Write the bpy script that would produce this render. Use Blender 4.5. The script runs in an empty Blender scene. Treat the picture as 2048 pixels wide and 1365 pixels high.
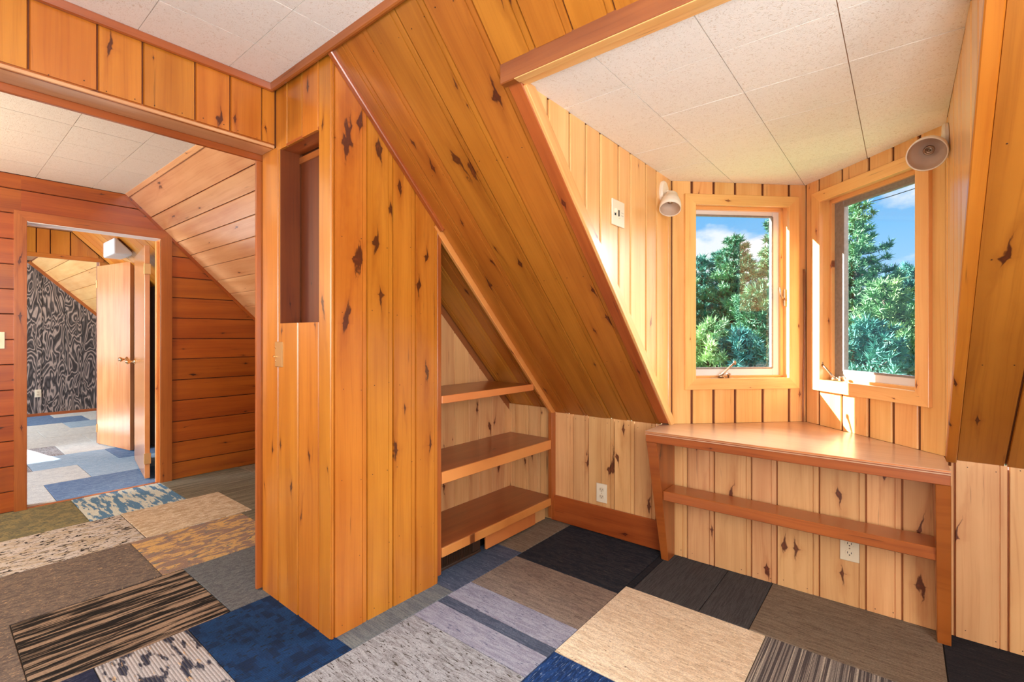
import bpy, bmesh, math, random
import numpy as np
from mathutils import Vector, Matrix, noise

SC = bpy.context.scene
COL = SC.collection

# ------------------------------------------------------------------ camera
cam_d = bpy.data.cameras.new('camera')
cam = bpy.data.objects.new('camera', cam_d)
COL.objects.link(cam)
cam.location = (0, 0, 1.22)
cam.rotation_euler = (math.pi / 2, 0, 0.68245)
cam_d.sensor_width = 36.0
cam_d.lens = 36.0 * 960.25 / 2048.0
cam_d.shift_y = -10.7 / 2048.0
cam_d.clip_start = 0.02
cam_d.clip_end = 300
SC.camera = cam

# ------------------------------------------------------------------ colour management
SC.view_settings.view_transform = 'Standard'
SC.view_settings.look = 'None'
SC.view_settings.gamma = 1.0
SC.view_settings.use_curve_mapping = False
SC.view_settings.exposure = -0.12
SC.cycles.use_denoising = True
SC.cycles.max_bounces = 9
SC.cycles.diffuse_bounces = 6
SC.cycles.glossy_bounces = 4
SC.cycles.transparent_max_bounces = 12
SC.cycles.sample_clamp_indirect = 6.0


def s2l(c):
    c = c / 255.0
    return c / 12.92 if c <= 0.04045 else ((c + 0.055) / 1.055) ** 2.4


def rgb(r, g, b):
    return (s2l(r), s2l(g), s2l(b), 1.0)


# ------------------------------------------------------------------ sky
W = bpy.data.worlds.new('sky')
SC.world = W
W.use_nodes = True
nt = W.node_tree
nt.nodes.clear()
wo = nt.nodes.new('ShaderNodeOutputWorld')
bg = nt.nodes.new('ShaderNodeBackground')
tc = nt.nodes.new('ShaderNodeTexCoord')
sx = nt.nodes.new('ShaderNodeSeparateXYZ')
ramp = nt.nodes.new('ShaderNodeValToRGB')
e = ramp.color_ramp.elements
e[0].position, e[0].color = 0.0, rgb(196, 226, 250)
e[1].position, e[1].color = 0.75, rgb(54, 128, 226)
m = ramp.color_ramp.elements.new(0.22)
m.color = rgb(120, 190, 246)
nz = nt.nodes.new('ShaderNodeTexNoise')
nz.inputs['Scale'].default_value = 4.2
nz.inputs['Detail'].default_value = 6
nz.inputs['Roughness'].default_value = 0.55
mp = nt.nodes.new('ShaderNodeMapping')
mp.inputs['Scale'].default_value = (1, 1, 1.9)
mp.inputs['Location'].default_value = (0.35, 1.3, 0.2)
cr = nt.nodes.new('ShaderNodeValToRGB')
cr.color_ramp.elements[0].position = 0.50
cr.color_ramp.elements[1].position = 0.60
mix = nt.nodes.new('ShaderNodeMixRGB')
mix.inputs[2].default_value = rgb(246, 248, 252)
L = nt.links.new
L(tc.outputs['Generated'], sx.inputs[0])
L(sx.outputs['Z'], ramp.inputs[0])
L(tc.outputs['Generated'], mp.inputs[0])
L(mp.outputs[0], nz.inputs[0])
L(nz.outputs[0], cr.inputs[0])
L(cr.outputs[0], mix.inputs[0])
L(ramp.outputs[0], mix.inputs[1])
L(mix.outputs[0], bg.inputs[0])
L(bg.outputs[0], wo.inputs[0])
bg.inputs['Strength'].default_value = 1.25

# ------------------------------------------------------------------ sun and lamps


def lamp(name, kind, energy, color, loc=None, direction=None, size=None, size_y=None, radius=None):
    d = bpy.data.lights.new(name, kind)
    d.energy = energy
    d.color = color
    o = bpy.data.objects.new(name, d)
    COL.objects.link(o)
    if loc:
        o.location = loc
    if direction:
        o.rotation_euler = Vector(direction).to_track_quat('-Z', 'Y').to_euler()
    if kind == 'AREA':
        d.shape = 'RECTANGLE'
        d.size = size
        d.size_y = size_y or size
    if radius is not None:
        d.shadow_soft_size = radius
    return o


EL = math.radians(26.6)
sun = lamp('sun', 'SUN', 40.0, (1.0, 0.96, 0.9), direction=(0.985 * math.cos(EL), 0.174 * math.cos(EL), -math.sin(EL)))
sun.data.angle = math.radians(0.6)
# added unseen fill lamps for the main room, then lamps of the rooms beyond
lamp('right_fill_light', 'AREA', 114, (0.94, 0.98, 1.0), (1.5, -0.5, 1.45), (-1, 0.12, -0.02), 2.0, 1.2)  # added side fill; the right wall has no window
lamp('back_fill_light', 'AREA', 24, (0.92, 0.97, 1.0), (-0.2, -2.3, 1.4), (0, 1, -0.05), 3.2, 1.9)  # added fill behind the camera, no window built there
lamp('uplight_fill', 'AREA', 72, (0.92, 0.95, 0.96), (0.45, -0.55, 0.8), (0, 0.25, 1), 0.6, 0.6)  # added unseen uplight to brighten the ceilings
lamp('landing_window_light', 'AREA', 45, (0.9, 0.96, 1.0), (-3.5, -2.3, 1.5), (0.1, 1, 0), 1.2, 1.1)
lamp('hall_window_light', 'AREA', 240, (0.82, 0.92, 1.0), (-5.9, -2.3, 1.5), (0.0, 1, -0.1), 1.4, 1.2)
lamp('far_room_window_light', 'AREA', 330, (0.82, 0.92, 1.0), (-9.0, -2.3, 1.4), (0.1, 1, -0.1), 1.8, 1.2)
lamp('landing_ceiling_lamp', 'POINT', 115, (1.0, 0.82, 0.56), (-3.7, -0.95, 1.7), radius=0.25)
# added fill lamps outside, out of view, pushing more daylight through the bay windows
lamp('bay_fill_left', 'AREA', 340, (0.86, 0.94, 1.0), (-3.2, 5.6, 4.6), (1.6, -2.6, -2.4), 2.6, 2.6)
lamp('bay_fill_right', 'AREA', 2300, (0.86, 0.94, 1.0), (3.6, 7.0, 4.4), (-3.9, -4.3, -3.0), 3.0, 4.5)

# ------------------------------------------------------------------ node helpers


def new_mat(name):
    m = bpy.data.materials.new(name)
    m.use_nodes = True
    t = m.node_tree
    t.nodes.clear()
    out = t.nodes.new('ShaderNodeOutputMaterial')
    b = t.nodes.new('ShaderNodeBsdfPrincipled')
    t.links.new(b.outputs[0], out.inputs[0])
    return m, t, b


def plain(name, col, rough=0.5, metal=0.0, coat=0.0, bump=0.0, bscale=200.0, var=0.0):
    m, t, b = new_mat(name)
    b.inputs['Roughness'].default_value = rough
    b.inputs['Metallic'].default_value = metal
    b.inputs['Coat Weight'].default_value = coat
    tcn = t.nodes.new('ShaderNodeTexCoord')
    n = t.nodes.new('ShaderNodeTexNoise')
    n.inputs['Scale'].default_value = bscale
    n.inputs['Detail'].default_value = 3
    t.links.new(tcn.outputs['Object'], n.inputs[0])
    mx = t.nodes.new('ShaderNodeMixRGB')
    mx.blend_type = 'MULTIPLY'
    mx.inputs[0].default_value = max(var, 0.04)
    mx.inputs[1].default_value = col
    t.links.new(n.outputs['Color'], mx.inputs[2])
    bw = t.nodes.new('ShaderNodeRGBToBW')
    t.links.new(n.outputs['Color'], bw.inputs[0])
    t.links.new(bw.outputs[0], mx.inputs[2])
    t.links.new(mx.outputs[0], b.inputs['Base Color'])
    if bump:
        bp = t.nodes.new('ShaderNodeBump')
        bp.inputs['Strength'].default_value = bump
        bp.inputs['Distance'].default_value = 0.002
        t.links.new(n.outputs[0], bp.inputs['Height'])
        t.links.new(bp.outputs[0], b.inputs['Normal'])
    return m


class G:
    """small wrapper for chaining shader maths"""

    def __init__(self, t):
        self.t = t

    def link(self, a, sock):
        if hasattr(a, 'links'):
            self.t.links.new(a, sock)
        else:
            sock.default_value = a

    def math(self, op, a, b=None, c=None, clamp=False):
        n = self.t.nodes.new('ShaderNodeMath')
        n.operation = op
        n.use_clamp = clamp
        self.link(a, n.inputs[0])
        if b is not None:
            self.link(b, n.inputs[1])
        if c is not None:
            self.link(c, n.inputs[2])
        return n.outputs[0]

    def mix(self, f, a, b, mode='MIX'):
        n = self.t.nodes.new('ShaderNodeMixRGB')
        n.blend_type = mode
        self.link(f, n.inputs[0])
        self.link(a, n.inputs[1])
        self.link(b, n.inputs[2])
        return n.outputs[0]

    def comb(self, x, y, z):
        n = self.t.nodes.new('ShaderNodeCombineXYZ')
        self.link(x, n.inputs[0])
        self.link(y, n.inputs[1])
        self.link(z, n.inputs[2])
        return n.outputs[0]

    def noise(self, vec, scale=1.0, detail=2.0, rough=0.5, dist=0.0):
        n = self.t.nodes.new('ShaderNodeTexNoise')
        self.link(vec, n.inputs[0])
        n.inputs['Scale'].default_value = scale
        n.inputs['Detail'].default_value = detail
        n.inputs['Roughness'].default_value = rough
        n.inputs['Distortion'].default_value = dist
        return n.outputs[0]

    def step(self, v, lo, hi):
        n = self.t.nodes.new('ShaderNodeMapRange')
        n.interpolation_type = 'SMOOTHSTEP'
        self.link(v, n.inputs[0])
        n.inputs[1].default_value = lo
        n.inputs[2].default_value = hi
        n.inputs[3].default_value = 0
        n.inputs[4].default_value = 1
        return n.outputs[0]

    def sep(self, v):
        n = self.t.nodes.new('ShaderNodeSeparateXYZ')
        self.link(v, n.inputs[0])
        return n.outputs


NK = 4


def wood(name, light, dark, knotc, rough=0.34, coat=0.55, streak=0.3, var=0.14, bump=0.08):
    m, t, b = new_mat(name)
    g = G(t)
    tcn = t.nodes.new('ShaderNodeTexCoord')
    oi = t.nodes.new('ShaderNodeObjectInfo')
    x, y, z = g.sep(tcn.outputs['Object'])
    rnd = oi.outputs['Random']
    off = g.math('MULTIPLY', rnd, 91.0)
    yo = g.math('ADD', y, off)
    # knots (object properties k0..k3 give place and size)
    wob = g.noise(g.comb(g.math('MULTIPLY', x, 34.0), yo, g.math('MULTIPLY', z, 14.0)), 1.0, 3.0)
    wob = g.math('MULTIPLY', g.math('SUBTRACT', wob, 0.5), 2.1)
    q = None
    for i in range(NK):
        at = t.nodes.new('ShaderNodeAttribute')
        at.attribute_type = 'OBJECT'
        at.attribute_name = 'k%d' % i
        kx, ky, kz = g.sep(at.outputs['Vector'])
        s = g.math('ADD', kz, 0.0001)
        rk = g.math('SUBTRACT', g.math('FRACT', g.math('MULTIPLY', ky, 97.7)), 0.5)
        dz = g.math('SUBTRACT', z, ky)
        lean = g.math('MULTIPLY', g.math('MULTIPLY', dz, rk), 0.42)
        du = g.math('ABSOLUTE', g.math('ADD', g.math('ADD', g.math('SUBTRACT', x, kx), lean), g.math('MULTIPLY', wob, s)))
        uneven = g.math('ADD', 1.0, g.math('MULTIPLY', g.math('SIGN', dz), g.math('MULTIPLY', rk, 1.1)))
        dv = g.math('MULTIPLY', g.math('ABSOLUTE', dz), uneven)
        a = g.math('DIVIDE', du, g.math('MULTIPLY', s, 0.72))
        bb = g.math('POWER', g.math('DIVIDE', dv, g.math('MULTIPLY', s, 2.5)), 0.5)
        qi = g.math('ADD', a, bb)
        q = qi if q is None else g.math('MINIMUM', q, qi)
    core = g.step(q, 1.05, 0.72)
    heart = g.math('MULTIPLY', g.step(q, 0.6, 0.3), g.step(wob, -0.3, 0.3))
    halo = g.step(q, 2.6, 0.9)
    # grain
    warp = g.noise(g.comb(g.math('MULTIPLY', x, 5.0), yo, g.math('MULTIPLY', z, 1.3)), 1.0, 2.0)
    xs = g.math('ADD', x, g.math('MULTIPLY', g.math('SUBTRACT', warp, 0.5), 0.05))
    fine = g.noise(g.comb(g.math('MULTIPLY', xs, 130.0), yo, g.math('MULTIPLY', z, 2.6)), 1.0, 3.0, 0.6)
    broad = g.noise(g.comb(g.math('MULTIPLY', xs, 17.0), yo, g.math('MULTIPLY', z, 0.9)), 1.0, 2.0)
    blot = g.noise(g.comb(g.math('MULTIPLY', x, 7.0), yo, g.math('MULTIPLY', z, 3.0)), 1.0, 3.0)
    f = g.math('ADD', g.math('MULTIPLY', g.step(broad, 0.3, 0.75), 0.62), g.math('MULTIPLY', g.step(blot, 0.35, 0.75), 0.35))
    c = g.mix(f, light, dark)
    fs = g.math('MULTIPLY', g.step(fine, 0.46, 0.72), streak)
    c = g.mix(fs, c, g.mix(0.62, c, dark, 'MULTIPLY'))
    c = g.mix(g.math('MULTIPLY', halo, 0.34), c, g.mix(0.75, c, dark, 'MULTIPLY'))
    kc = g.mix(heart, knotc, tuple([2.0 * v for v in knotc[:3]] + [1]))
    c = g.mix(g.math('MULTIPLY', core, 0.95), c, kc)
    fl = g.noise(g.comb(g.math('MULTIPLY', x, 75.0), yo, g.math('MULTIPLY', z, 3.4)), 1.0, 2.0, 0.5)
    c = g.mix(g.math('MULTIPLY', g.math('MULTIPLY', g.step(fl, 0.69, 0.76), g.step(blot, 0.45, 0.6)), 0.55), c, knotc)
    # board to board difference
    hs = t.nodes.new('ShaderNodeHueSaturation')
    r2 = g.math('FRACT', g.math('MULTIPLY', rnd, 17.31))
    g.link(g.math('ADD', 1.0 - var * 0.5, g.math('MULTIPLY', r2, var)), hs.inputs['Value'])
    r3 = g.math('FRACT', g.math('MULTIPLY', rnd, 53.7))
    g.link(g.math('ADD', 0.494, g.math('MULTIPLY', r3, 0.011)), hs.inputs['Hue'])
    g.link(c, hs.inputs['Color'])
    g.link(hs.outputs[0], b.inputs['Base Color'])
    b.inputs['Roughness'].default_value = rough
    b.inputs['Coat Weight'].default_value = coat
    b.inputs['Coat Roughness'].default_value = 0.22
    bp = t.nodes.new('ShaderNodeBump')
    bp.inputs['Strength'].default_value = bump
    bp.inputs['Distance'].default_value = 0.002
    g.link(g.math('ADD', fine, g.math('MULTIPLY', blot, 0.8)), bp.inputs['Height'])
    t.links.new(bp.outputs[0], b.inputs['Normal'])
    return m


M = {}
M['pine'] = wood('amber_pine', rgb(202, 128, 42), rgb(174, 98, 22), rgb(72, 30, 12))
M['pine_slope'] = wood('honey_pine', rgb(184, 114, 38), rgb(156, 88, 24), rgb(74, 30, 12), var=0.14)
M['pine_light'] = wood('light_pine', rgb(238, 190, 122), rgb(220, 158, 88), rgb(120, 64, 34), streak=0.35)
M['pine_pale'] = wood('pale_pine', rgb(230, 182, 124), rgb(208, 152, 96), rgb(88, 38, 18), rough=0.5, coat=0.08, streak=0.4, var=0.2)
M['cedar'] = wood('red_stained_pine', rgb(174, 96, 40), rgb(142, 70, 24), rgb(74, 28, 14), streak=0.35, var=0.08)
M['shelf'] = wood('dark_stained_board', rgb(156, 80, 38), rgb(126, 56, 26), rgb(70, 26, 14), streak=0.35, var=0.06)
M['shelf_edge'] = wood('shelf_edging_pine', rgb(226, 150, 82), rgb(200, 118, 56), rgb(110, 54, 24), streak=0.35, var=0.08)
M['casing'] = wood('window_casing_pine', rgb(244, 194, 122), rgb(230, 164, 92), rgb(120, 60, 30), streak=0.3, var=0.08)
M['landing_pine'] = wood('dark_landing_pine', rgb(168, 88, 24), rgb(136, 60, 13), rgb(52, 22, 12), var=0.14)
M['beam'] = wood('brown_beam', rgb(158, 92, 40), rgb(118, 60, 22), rgb(60, 26, 12))
M['niche'] = wood('shaded_niche_pine', rgb(120, 58, 16), rgb(94, 38, 9), rgb(44, 16, 8), rough=0.5, coat=0.1)  # pine darkened so the shallow niche's shade sits in its colour
M['landing_slope'] = wood('pale_landing_pine', rgb(228, 180, 130), rgb(202, 142, 92), rgb(84, 56, 44), var=0.12, rough=0.3)
M['door'] = wood('birch_door', rgb(206, 142, 86), rgb(184, 116, 62), rgb(150, 88, 46), streak=0.3, var=0.05, rough=0.22, coat=0.6)
M['top'] = wood('birch_plywood', rgb(206, 168, 132), rgb(190, 148, 110), rgb(170, 110, 72), streak=0.25, var=0.04, rough=0.3, coat=0.4)
M['groove'] = plain('groove_wood', rgb(112, 54, 18), 0.6, var=0.3, bscale=30)
M['groove_pale'] = plain('pale_groove_wood', rgb(160, 92, 44), 0.6, var=0.3, bscale=30)
M['groove_dark'] = plain('dark_groove_wood', rgb(80, 34, 12), 0.6, var=0.3, bscale=30)
M['shell'] = plain('shell_plaster', rgb(206, 186, 160), 0.8, bump=0.1)
M['shell_wood'] = plain('shell_wood', rgb(196, 122, 58), 0.6, var=0.3, bscale=20)
M['tile_gap'] = plain('ceiling_tile_backing', rgb(176, 130, 92), 0.8)
M['white_metal'] = plain('white_window_metal', rgb(232, 232, 230), 0.4)
M['grey_metal'] = plain('weathered_window_metal', rgb(170, 164, 158), 0.5, metal=0.3, var=0.6, bscale=60, bump=0.3)
M['bronze'] = plain('bronze_metal', rgb(176, 148, 120), 0.32, metal=0.9)
M['brass'] = plain('brass', rgb(226, 188, 140), 0.18, metal=1.0)
M['dull_brass'] = plain('dull_brass', rgb(190, 150, 96), 0.42, metal=0.5)
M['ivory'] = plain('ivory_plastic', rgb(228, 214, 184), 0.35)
M['ivory_pale'] = plain('cream_plastic', rgb(236, 226, 200), 0.35)  # paler cream plastic for plates and switches
M['slot'] = plain('slot_black', rgb(26, 22, 20), 0.6)
M['lamp_white'] = plain('cream_enamel', rgb(232, 220, 202), 0.3)
M['lamp_inside'] = plain('lamp_inside_taupe', rgb(206, 180, 156), 0.5)
M['vent'] = plain('brown_vent_metal', rgb(66, 46, 32), 0.5)
M['vent_dark'] = plain('vent_dark', rgb(26, 18, 14), 0.7)
M['cable'] = plain('brown_cable', rgb(150, 100, 66), 0.4)
M['white_paint'] = plain('white_paint', rgb(236, 236, 238), 0.5)
M['wire'] = plain('black_wire', rgb(40, 48, 56), 0.6)
M['nail'] = plain('nail_head', rgb(60, 30, 14), 0.5)


def ceiling_tile_mat():
    m, t, b = new_mat('embossed_ceiling_tile')
    g = G(t)
    tcn = t.nodes.new('ShaderNodeTexCoord')
    oi = t.nodes.new('ShaderNodeObjectInfo')
    x, y, z = g.sep(tcn.outputs['Object'])
    v = g.comb(x, g.math('ADD', y, g.math('MULTIPLY', oi.outputs['Random'], 40)), z)
    n = g.noise(v, 95.0, 2.0, 0.5, 2.2)
    c = g.mix(g.step(n, 0.58, 0.70), rgb(250, 246, 238), rgb(232, 220, 204))
    hs = t.nodes.new('ShaderNodeHueSaturation')
    g.link(g.math('ADD', 0.975, g.math('MULTIPLY', oi.outputs['Random'], 0.05)), hs.inputs['Value'])
    g.link(c, hs.inputs['Color'])
    g.link(hs.outputs[0], b.inputs['Base Color'])
    b.inputs['Roughness'].default_value = 0.8
    bp = t.nodes.new('ShaderNodeBump')
    bp.inputs['Strength'].default_value = 0.5
    bp.inputs['Distance'].default_value = 0.002
    bp.invert = True
    g.link(g.step(n, 0.52, 0.70), bp.inputs['Height'])
    t.links.new(bp.outputs[0], b.inputs['Normal'])
    return m


M['ceil'] = ceiling_tile_mat()


def carpet(name, a, b_, c_, mode='speckle', along='x', scale=(60, 12), lo=0.42, hi=0.6, lo2=0.6, hi2=0.7, ribs=0.0):
    """woven carpet tile: three yarn colours laid in streaky patches, looped pile relief"""
    a, b_, c_ = [(min(1, q[0] * 1.05), min(1, q[1] * 1.3), min(1, q[2] * 1.6), 1.0) for q in (a, b_, c_)]
    m, t, b = new_mat(name)
    g = G(t)
    tcn = t.nodes.new('ShaderNodeTexCoord')
    oi = t.nodes.new('ShaderNodeObjectInfo')
    x, y, z = g.sep(tcn.outputs['Object'])
    if along == 'y':
        x, y = y, x
    off = g.math('MULTIPLY', oi.outputs['Random'], 33.0)
    # x runs along the streaks
    v1 = g.comb(g.math('MULTIPLY', x, scale[1]), g.math('ADD', g.math('MULTIPLY', y, scale[0]), off), off)
    dist = 0.0 if mode in ('stripe', 'block') else 0.9
    n1 = g.noise(v1, 1.0, 3.0, 0.55, dist)
    v2 = g.comb(g.math('MULTIPLY', x, scale[1] * 2.3), g.math('ADD', g.math('MULTIPLY', y, scale[0] * 2.1), off), 7.3)
    n2 = g.noise(v2, 1.0, 2.0, 0.6, dist)
    if mode == 'block':
        # small woven rectangles
        vx = g.math('SNAP', x, 0.012)
        vy = g.math('SNAP', y, 0.035)
        n1 = g.noise(g.comb(g.math('MULTIPLY', vx, scale[0] * 0.4), g.math('MULTIPLY', vy, scale[1]), off), 1.0, 3.0, 0.6)
    f1 = g.step(n1, lo, hi)
    col = g.mix(f1, a, b_)
    col = g.mix(g.step(n2, lo2, hi2), col, c_)
    fib = g.noise(g.comb(g.math('MULTIPLY', x, 170.0), g.math('MULTIPLY', y, 260.0), off), 1.0, 2.0, 0.6)
    col = g.mix(0.45, col, g.mix(g.step(fib, 0.3, 0.7), (0.45, 0.45, 0.45, 1), (1.2, 1.2, 1.2, 1)), 'MULTIPLY')
    h = fib
    if ribs:
        w = g.math('SINE', g.math('MULTIPLY', y, 2 * math.pi / ribs))
        col = g.mix(g.math('MULTIPLY', g.step(w, -0.2, -0.8), 0.55), col, tuple([0.25 * q for q in a[:3]] + [1]))
        h = g.math('ADD', h, g.math('MULTIPLY', w, 0.6))
    g.link(col, b.inputs['Base Color'])
    b.inputs['Roughness'].default_value = 0.95
    b.inputs['Specular IOR Level'].default_value = 0.15
    bp = t.nodes.new('ShaderNodeBump')
    bp.inputs['Strength'].default_value = 0.6
    bp.inputs['Distance'].default_value = 0.003
    g.link(h, bp.inputs['Height'])
    t.links.new(bp.outputs[0], b.inputs['Normal'])
    return m


CP = {}
CP['beige'] = carpet('beige_carpet', rgb(240, 206, 166), rgb(220, 182, 140), rgb(130, 98, 72), 'speckle', 'x', (90, 14), 0.4, 0.62, 0.64, 0.72)
CP['speckle'] = carpet('grey_speckled_carpet', rgb(164, 152, 144), rgb(140, 128, 120), rgb(70, 58, 46), 'speckle', 'x', (70, 13), 0.42, 0.6, 0.57, 0.66)
CP['tan'] = carpet('brown_streaked_carpet', rgb(146, 120, 98), rgb(126, 102, 86), rgb(82, 62, 50), 'speckle', 'x', (80, 12), 0.4, 0.62, 0.6, 0.7)
CP['mauve'] = carpet('mauve_grey_carpet', rgb(158, 146, 146), rgb(138, 126, 130), rgb(88, 84, 98), 'speckle', 'x', (70, 10), 0.4, 0.62, 0.6, 0.7)
CP['bluegrey'] = carpet('blue_grey_carpet', rgb(86, 86, 94), rgb(70, 72, 82), rgb(120, 116, 120), 'speckle', 'x', (80, 10), 0.4, 0.62, 0.62, 0.7)
CP['black'] = carpet('black_streaked_carpet', rgb(52, 48, 48), rgb(38, 38, 42), rgb(84, 70, 60), 'speckle', 'x', (80, 13), 0.42, 0.58, 0.62, 0.72)
CP['dark'] = carpet('dark_taupe_carpet', rgb(78, 70, 64), rgb(66, 58, 54), rgb(94, 84, 76), 'speckle', 'y', (140, 7), 0.42, 0.6, 0.62, 0.72)
CP['charcoal'] = carpet('charcoal_carpet', rgb(44, 40, 40), rgb(36, 34, 36), rgb(62, 56, 52), 'speckle', 'x', (120, 9))
CP['taupe'] = carpet('taupe_carpet', rgb(134, 110, 86), rgb(118, 94, 72), rgb(92, 72, 54), 'speckle', 'x', (120, 8), 0.42, 0.6, 0.58, 0.68)
CP['stripe'] = carpet('brown_striped_carpet', rgb(140, 122, 106), rgb(84, 72, 66), rgb(186, 164, 138), 'stripe', 'y', (120, 0.6), 0.46, 0.54, 0.58, 0.64)
CP['navy'] = carpet('navy_carpet', rgb(34, 62, 104), rgb(26, 44, 74), rgb(120, 132, 150), 'stripe', 'y', (120, 16), 0.42, 0.6, 0.6, 0.7)
CP['blue'] = carpet('royal_blue_carpet', rgb(30, 58, 90), rgb(26, 40, 62), rgb(32, 36, 42), 'block', 'y', (44, 18), 0.44, 0.6, 0.60, 0.68, ribs=0.009)
CP['zebra'] = carpet('navy_and_cream_ribbed_carpet', rgb(178, 160, 148), rgb(50, 48, 58), rgb(190, 148, 106), 'stripe', 'x', (30, 9), 0.50, 0.58, 0.64, 0.72, ribs=0.0105)
CP['navydark'] = carpet('dark_navy_carpet', rgb(44, 44, 60), rgb(32, 34, 50), rgb(70, 64, 70), 'stripe', 'y', (60, 12))
CP['blackwood'] = carpet('black_and_tan_streaked_carpet', rgb(146, 114, 88), rgb(30, 25, 22), rgb(100, 78, 60), 'stripe', 'y', (46, 2.4), 0.45, 0.50, 0.58, 0.62)
CP['brown'] = carpet('grey_brown_carpet', rgb(116, 94, 78), rgb(92, 76, 66), rgb(166, 128, 94), 'speckle', 'y', (60, 26), 0.4, 0.62, 0.6, 0.68)
CP['greyweave'] = carpet('grey_woven_carpet', rgb(104, 98, 92), rgb(86, 82, 80), rgb(128, 118, 106), 'speckle', 'y', (70, 30), 0.4, 0.62, 0.6, 0.7)
CP['orange'] = carpet('orange_patterned_carpet', rgb(196, 146, 88), rgb(138, 106, 88), rgb(98, 98, 92), 'speckle', 'y', (24, 11), 0.42, 0.56, 0.60, 0.68)
CP['sand'] = carpet('sand_textured_carpet', rgb(198, 166, 132), rgb(172, 138, 104), rgb(222, 198, 168), 'speckle', 'y', (40, 14), 0.42, 0.6, 0.6, 0.68)
CP['crackle'] = carpet('cream_carpet_with_black_marks', rgb(188, 168, 152), rgb(172, 146, 118), rgb(36, 32, 30), 'speckle', 'y', (26, 12), 0.4, 0.62, 0.57, 0.60)
CP['gold'] = carpet('gold_green_carpet', rgb(146, 126, 84), rgb(118, 106, 78), rgb(88, 84, 70), 'block', 'y', (40, 16), 0.42, 0.58, 0.56, 0.66, ribs=0.02)
CP['bluewhite'] = carpet('blue_and_cream_streaked_carpet', rgb(196, 186, 164), rgb(86, 116, 136), rgb(140, 156, 160), 'stripe', 'x', (26, 5), 0.48, 0.54, 0.62, 0.68)
CP['greygreen'] = carpet('grey_green_carpet', rgb(118, 112, 102), rgb(100, 96, 92), rgb(84, 82, 82), 'speckle', 'x', (120, 8))
CP['taupe2'] = carpet('striped_taupe_carpet', rgb(122, 106, 84), rgb(98, 84, 66), rgb(140, 124, 98), 'stripe', 'y', (60, 2))
CP['pale'] = carpet('pale_grey_carpet', rgb(206, 194, 176), rgb(188, 178, 164), rgb(166, 162, 156), 'speckle', 'y', (50, 18))
CP['paleblue'] = carpet('pale_blue_carpet', rgb(158, 168, 172), rgb(140, 154, 162), rgb(178, 180, 176), 'speckle', 'y', (50, 18))
CP['midblue'] = carpet('mid_blue_carpet', rgb(110, 124, 142), rgb(92, 108, 130), rgb(134, 146, 158), 'speckle', 'y', (40, 18))


def grained_panel_mat():
    m, t, b = new_mat('dark_cerused_panel')
    g = G(t)
    tcn = t.nodes.new('ShaderNodeTexCoord')
    oi = t.nodes.new('ShaderNodeObjectInfo')
    x, y, z = g.sep(tcn.outputs['Object'])
    off = g.math('MULTIPLY', oi.outputs['Random'], 50)
    n = g.noise(g.comb(g.math('MULTIPLY', x, 9.0), off, g.math('MULTIPLY', z, 2.3)), 1.0, 1.8, 0.45, 0.4)
    w = g.math('SINE', g.math('MULTIPLY', n, 78.0))
    fine = g.noise(g.comb(g.math('MULTIPLY', x, 90.0), off, g.math('MULTIPLY', z, 8.0)), 1.0, 2.0)
    c = g.mix(g.step(w, 0.25, 0.9), rgb(84, 80, 80), rgb(184, 168, 158))
    c = g.mix(g.step(w, -0.4, -0.9), c, rgb(38, 36, 38))
    c = g.mix(g.math('MULTIPLY', fine, 0.4), c, rgb(84, 78, 76))
    g.link(c, b.inputs['Base Color'])
    b.inputs['Roughness'].default_value = 0.6
    return m


M['grained'] = grained_panel_mat()


def glass_mat():
    m, t, b = new_mat('window_glass')
    t.nodes.remove(b)
    out = [n for n in t.nodes if n.type == 'OUTPUT_MATERIAL'][0]
    tr = t.nodes.new('ShaderNodeBsdfTransparent')
    tr.inputs[0].default_value = (0.95, 0.98, 0.98, 1)
    gl = t.nodes.new('ShaderNodeBsdfGlossy')
    gl.inputs['Roughness'].default_value = 0.02
    mx = t.nodes.new('ShaderNodeMixShader')
    mx.inputs[0].default_value = 0.03
    t.links.new(tr.outputs[0], mx.inputs[1])
    t.links.new(gl.outputs[0], mx.inputs[2])
    t.links.new(mx.outputs[0], out.inputs[0])
    return m


M['glass'] = glass_mat()


def needle_mat(name, dark, light, tip):
    m, t, b = new_mat(name)
    g = G(t)
    geo = t.nodes.new('ShaderNodeNewGeometry')
    n = g.noise(geo.outputs['Position'], 0.9, 3.0)
    n2 = g.noise(geo.outputs['Position'], 7.0, 2.0)
    c = g.mix(g.step(n, 0.35, 0.65), dark, light)
    c = g.mix(g.math('MULTIPLY', g.step(n2, 0.55, 0.75), 0.5), c, tip)
    g.link(c, b.inputs['Base Color'])
    b.inputs['Roughness'].default_value = 0.7
    b.inputs['Specular IOR Level'].default_value = 0.25
    return m


M['needle'] = needle_mat('pine_needles', rgb(72, 128, 104), rgb(122, 168, 124), rgb(192, 206, 156))
M['needle2'] = needle_mat('blue_green_needles', rgb(58, 122, 120), rgb(98, 158, 138), rgb(164, 194, 156))
M['needle3'] = needle_mat('light_green_needles', rgb(108, 156, 108), rgb(166, 194, 134), rgb(212, 218, 166))
M['bark'] = plain('tree_bark', rgb(108, 92, 84), 0.9, var=0.5, bscale=14, bump=0.5)
M['grass'] = plain('meadow_grass', rgb(104, 138, 76), 0.9, var=0.6, bscale=1.3)

# ------------------------------------------------------------------ object helpers
WM = {}


def props(o, label=None, cat=None, kind=None, group=None):
    if label:
        o['label'] = label
    if cat:
        o['category'] = cat
    if kind:
        o['kind'] = kind
    if group:
        o['group'] = group
    return o


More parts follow.
